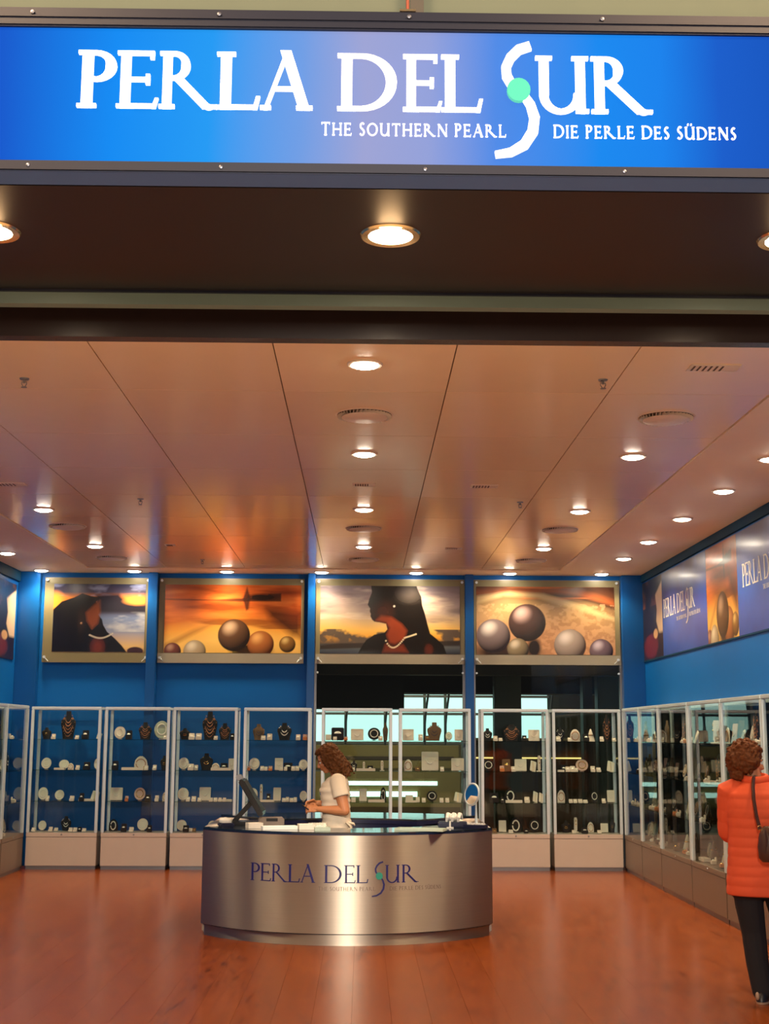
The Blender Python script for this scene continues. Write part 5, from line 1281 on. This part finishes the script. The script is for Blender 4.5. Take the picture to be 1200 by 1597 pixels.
# hair: wavy, to the shoulders
def hair_mass(parent, c, R, blobs, strands, m_, vox=0.006):
    bm = B()
    def P(p): return Vector(c)+R @ Vector(p)
    for p, r in blobs: ell(bm, P(p), r, R, 18, 12)
    rnd = random.Random(5)
    for st in strands:
        tube(bm, [P(p) for p in st[0]], st[1], 6)
    o = obj('hair', bm, m_, parent, True); remesh(o, vox, 1); curls(o, 0.022, 0.030); return o
rnd = random.Random(11); st = []
for k in range(64):
    a = math.radians(rnd.uniform(72, 288)); r0 = 0.080; L = rnd.uniform(0.17, 0.27); x0 = -0.02+r0*math.cos(a); y0 = r0*1.02*math.sin(a)
    pts = []
    for j in range(8):
        q = j/7; wv = 0.010*math.sin(q*11+k)
        pts.append((x0*(1+0.55*q)+wv-0.010*q, y0*(1+0.30*q)+0.010*math.cos(q*9+k), 0.055-L*q+rnd.uniform(-.003, .003)))
    st.append((pts, [0.018, 0.020, 0.020, 0.019, 0.018, 0.016, 0.012, 0.006]))
for s in (-1, 1):
    for k in range(7):
        pts = [(0.030-0.01*k, 0.070*s, 0.08), (0.045-0.012*k, 0.086*s, 0.03), (0.040-0.013*k, 0.090*s, -0.03+0.008*math.sin(k)), (0.020-0.012*k, 0.092*s, -0.08), (0.01-0.012*k, 0.086*s, -0.12-0.006*k)]
        st.append((pts, [0.012, 0.015, 0.014, 0.012, 0.006]))
o = hair_mass(CL, hc, RH, [((-0.028, 0, 0.058), (0.100, 0.090, 0.088)), ((-0.060, 0, 0.0), (0.072, 0.090, 0.105)), ((0.02, 0, 0.095), (0.068, 0.070, 0.036)), ((-0.08, 0, -0.08), (0.05, 0.085, 0.07))], st, M['hair'])
hm = empty('earring_card', (-0.50, 12.26, 1.055), 0, 'small dark card of earrings held in the clerk\'s hands', 'jewellery card')
bm = B(); t = B(); rbox(t, -0.045, 0.035, -0.03, 0.03, -0.004, 0.004, 0.003); merge(bm, t, Matrix.Rotation(math.radians(35), 4, 'Y')); obj('card', bm, M['velvet_b'], hm)
bm = B(); ell(bm, (-0.01, -0.01, 0.012), (0.008, 0.006, 0.008)); ell(bm, (-0.01, 0.012, 0.012), (0.008, 0.006, 0.008)); obj('earring', bm, M['gold'], hm, True)

# ---- customer at the right edge, seen from behind.  local frame: body faces +Y
CU = empty('person', (2.635, 9.06, 0), math.radians(-14), 'customer from behind with short auburn hair, orange quilted jacket and black trousers', 'person')
RC = rotm('Z', 24) @ rotm('Y', 6)
hc2 = Vector((-0.040, 0.03, 1.528))
bm = B(); head(bm, hc2, RC)
chain(bm, [(0, -0.01, 1.36), (-0.01, 0.01, 1.42), (-0.02, 0.015, 1.47)], [0.062, 0.056, 0.054])
loft(bm, [(0, 0, 0.80, 0.17, 0.12, 0), (0, 0, 0.95, 0.155, 0.11, 0), (0, 0, 1.10, 0.15, 0.11, 0), (0, 0, 1.25, 0.17, 0.115, 0), (0, 0, 1.34, 0.165, 0.095, 0), (0, 0, 1.40, 0.09, 0.07, 0)])
AR = {}
for s in (-1, 1):
    sh = Vector((0.170*s, 0, 1.345)); el_ = Vector((0.185*s, 0.07, 1.07)); wr = Vector((0.13*s, 0.20, 0.98)) if s > 0 else Vector((-0.10, 0.20, 1.02))
    AR[s] = (sh, el_, wr)
    chain(bm, [sh, sh.lerp(el_, 0.5), el_], [0.055, 0.048, 0.040]); chain(bm, [el_, el_.lerp(wr, 0.35), wr], [0.040, 0.038, 0.026])
    hand(bm, wr, (-0.35*s, 0.9, 0.05), (-0.8*s, 0, -0.5), 1 if s > 0 else -1, 45)
LEG = {-1: [(-0.085, 0, 0.82), (-0.072, -0.01, 0.62), (-0.05, 0.0, 0.44), (-0.035, -0.02, 0.25), (-0.010, -0.035, 0.09)], 1: [(0.09, 0, 0.82), (0.13, 0.02, 0.62), (0.17, 0.05, 0.44), (0.20, 0.05, 0.25), (0.235, 0.04, 0.09)]}
for s in (-1, 1):
    chain(bm, LEG[s], [0.09, 0.078, 0.056, 0.052, 0.038]); a = Vector(LEG[s][-1]); chain(bm, [a, a+Vector((0.05, 0.12, -0.045))], [0.036, 0.03])
o = obj('body', bm, M['skin'], CU, True); remesh(o, 0.0045, 2)
face_bits(CU, hc2, RC)
# jacket with quilted bands
bm = B(); secs = []; NS = 96
for i in range(NS+1):
    k = i/NS; z = 0.672+0.745*k
    rx = np.interp(k, [0, .12, .3, .55, .75, .88, .95, 1], [.212, .208, .196, .186, .200, .196, .130, .072]); ry = np.interp(k, [0, .12, .3, .55, .75, .88, .95, 1], [.158, .156, .146, .140, .146, .130, .095, .068])
    q = 0.004*abs(math.sin(PI*(z-0.672)/0.062))**0.6 if 0.0 < k < 0.93 else 0
    secs.append((0, -0.002, z, rx+q, ry+q, 0))
loft(bm, secs, 48)
for s in (-1, 1):
    sh, el_, wr = AR[s]; path = []; rad = []
    pts = [Vector((0.11*s, 0, 1.335)), sh+Vector((0.0, 0, 0.0)), sh.lerp(el_, 0.55), el_, el_.lerp(wr, 0.5), wr]
    rr = [0.075, 0.080, 0.076, 0.070, 0.062, 0.052]
    n = 10
    for a in range(5):
        for j in range(n):
            f = j/n; path.append(pts[a].lerp(pts[a+1], f)); rad.append(rr[a]*(1-f)+rr[a+1]*f+0.003*abs(math.sin(PI*(a*n+j)/6.0))**0.5)
    path.append(wr); rad.append(0.050)
    tube(bm, path, rad, 20)
o = obj('jacket', bm, M['jacket'], CU, True); remesh(o, 0.0065, 1)
bm = B(); tube(bm, [(0.075*math.cos(a), 0.07*math.sin(a)+0.0, 1.425+0.012*math.sin(a)) for a in np.linspace(0, 2*PI, 25)[:-1]], 0.022, 10, closed=True, flat=1.3); obj('jacket_collar', bm, M['jacket'], CU, True)
bm = B(); loft(bm, [(0, 0, 0.66, 0.185, 0.13, 0), (0, 0, 0.80, 0.17, 0.125, 0), (0, 0, 0.90, 0.155, 0.115, 0)])
for s in (-1, 1):
    L_ = [Vector(p) for p in LEG[s]]; L_[-1].z = 0.075
    chain(bm, L_, [0.098, 0.094, 0.080, 0.074, 0.068])
o = obj('trousers', bm, M['trouser'], CU, True); remesh(o, 0.008, 3)
for s in (-1, 1):
    a = Vector(LEG[s][-1]); bm = B()
    loft(bm, [(a.x+0.012, a.y+0.03, 0.014, 0.046, 0.125, -0.25), (a.x+0.012, a.y+0.03, 0.035, 0.045, 0.122, -0.25), (a.x+0.008, a.y+0.02, 0.065, 0.042, 0.09, -0.25), (a.x, a.y, 0.09, 0.04, 0.045, 0)], 20); shoe = obj('shoe', bm, M['shoe'], CU, True)
    bm = B(); loft(bm, [(a.x+0.012, a.y+0.03, 0.001, 0.045, 0.125, -0.25), (a.x+0.012, a.y+0.03, 0.014, 0.048, 0.128, -0.25)], 20); obj('sole', bm, M['sole'], shoe, True)
    if s < 0:
        bm = B(); ell(bm, (a.x-0.035, a.y-0.075, 0.05), (0.014, 0.020, 0.026)); obj('heel_tab', bm, M['sole'], shoe, True)
rnd = random.Random(4); st = []
for k in range(70):
    a = math.radians(rnd.uniform(62, 298)); L = rnd.uniform(0.08, 0.15); x0 = -0.025+0.088*math.cos(a); y0 = 0.088*math.sin(a)
    pts = [(x0*(1+0.26*math.sin(q*PI*0.9)-0.12*q)+0.006*math.sin(q*9+k), y0*(1+0.24*math.sin(q*PI*0.9)-0.16*q)+0.005*math.cos(q*7+2*k), 0.065-L*q) for q in np.linspace(0, 1, 7)]
    st.append((pts, [0.012, 0.017, 0.018, 0.017, 0.014, 0.010, 0.004]))
for k in range(90):
    a = rnd.uniform(0, 2*PI); e = math.radians(rnd.uniform(5, 85)); rr_ = 0.108
    p = Vector((-0.030+rr_*math.cos(a)*math.cos(e), 0.102*math.sin(a)*math.cos(e), 0.052+0.092*math.sin(e)))
    if p.x > 0.055 and p.z < 0.09: continue
    d_ = Vector((rnd.uniform(-1, 1), rnd.uniform(-1, 1), rnd.uniform(-.8, .2))).normalized()*0.022
    st.append(([p-d_, p+(p-Vector((-0.03, 0, 0.05))).normalized()*0.007, p+d_], [0.004, 0.010, 0.004]))
hair_mass(CU, hc2, RC, [((-0.030, 0, 0.052), (0.112, 0.106, 0.090)), ((-0.062, 0, -0.005), (0.082, 0.102, 0.092)), ((-0.075, 0, -0.075), (0.046, 0.066, 0.060)), ((0.035, 0, 0.088), (0.055, 0.070, 0.032))], st, M['hair2'])
# shoulder bag
bg_ = empty('shoulder_bag', (2.555, 9.06, 0), math.radians(-14), 'dark brown leather shoulder bag hanging from the customer in the orange jacket', 'bag')
bm = B(); loft(bm, [(0.195, -0.215, 0.905, 0.105, 0.045, 0.1), (0.195, -0.215, 0.93, 0.125, 0.062, 0.1), (0.195, -0.215, 1.0, 0.130, 0.066, 0.1), (0.195, -0.215, 1.08, 0.118, 0.055, 0.1), (0.19, -0.213, 1.12, 0.09, 0.035, 0.1), (0.19, -0.212, 1.13, 0.08, 0.02, 0.1)], 28); obj('bag_body', bm, M['bag'], bg_, True)
bm = B()
for k in range(7):
    x = 0.115+0.026*k; tube(bm, [(x, -0.262-0.01*math.sin(PI*k/6), 1.11), (x+0.006, -0.276-0.012*math.sin(PI*k/6), 1.04), (x-0.004, -0.270-0.010*math.sin(PI*k/6), 0.96)], [0.006, 0.009, 0.005], 6)
obj('gather_fold', bm, M['bag'], bg_, True)
bm = B()
pts = [(0.085, -0.212, 1.11), (0.066, -0.196, 1.20), (0.055, -0.178, 1.30), (0.055, -0.150, 1.375), (0.062, -0.08, 1.428), (0.075, 0.0, 1.436), (0.10, 0.09, 1.40), (0.13, 0.150, 1.33)]
tube(bm, pts, 0.016, 8, flat=0.75); obj('strap', bm, M['bag'], bg_, True)
bm = B(); tube(bm, [(0.085+0.014*math.cos(a), -0.222, 1.118+0.014*math.sin(a)) for a in np.linspace(0, 2*PI, 13)[:-1]], 0.003, 6, closed=True); obj('ring', bm, M['gold'], bg_)
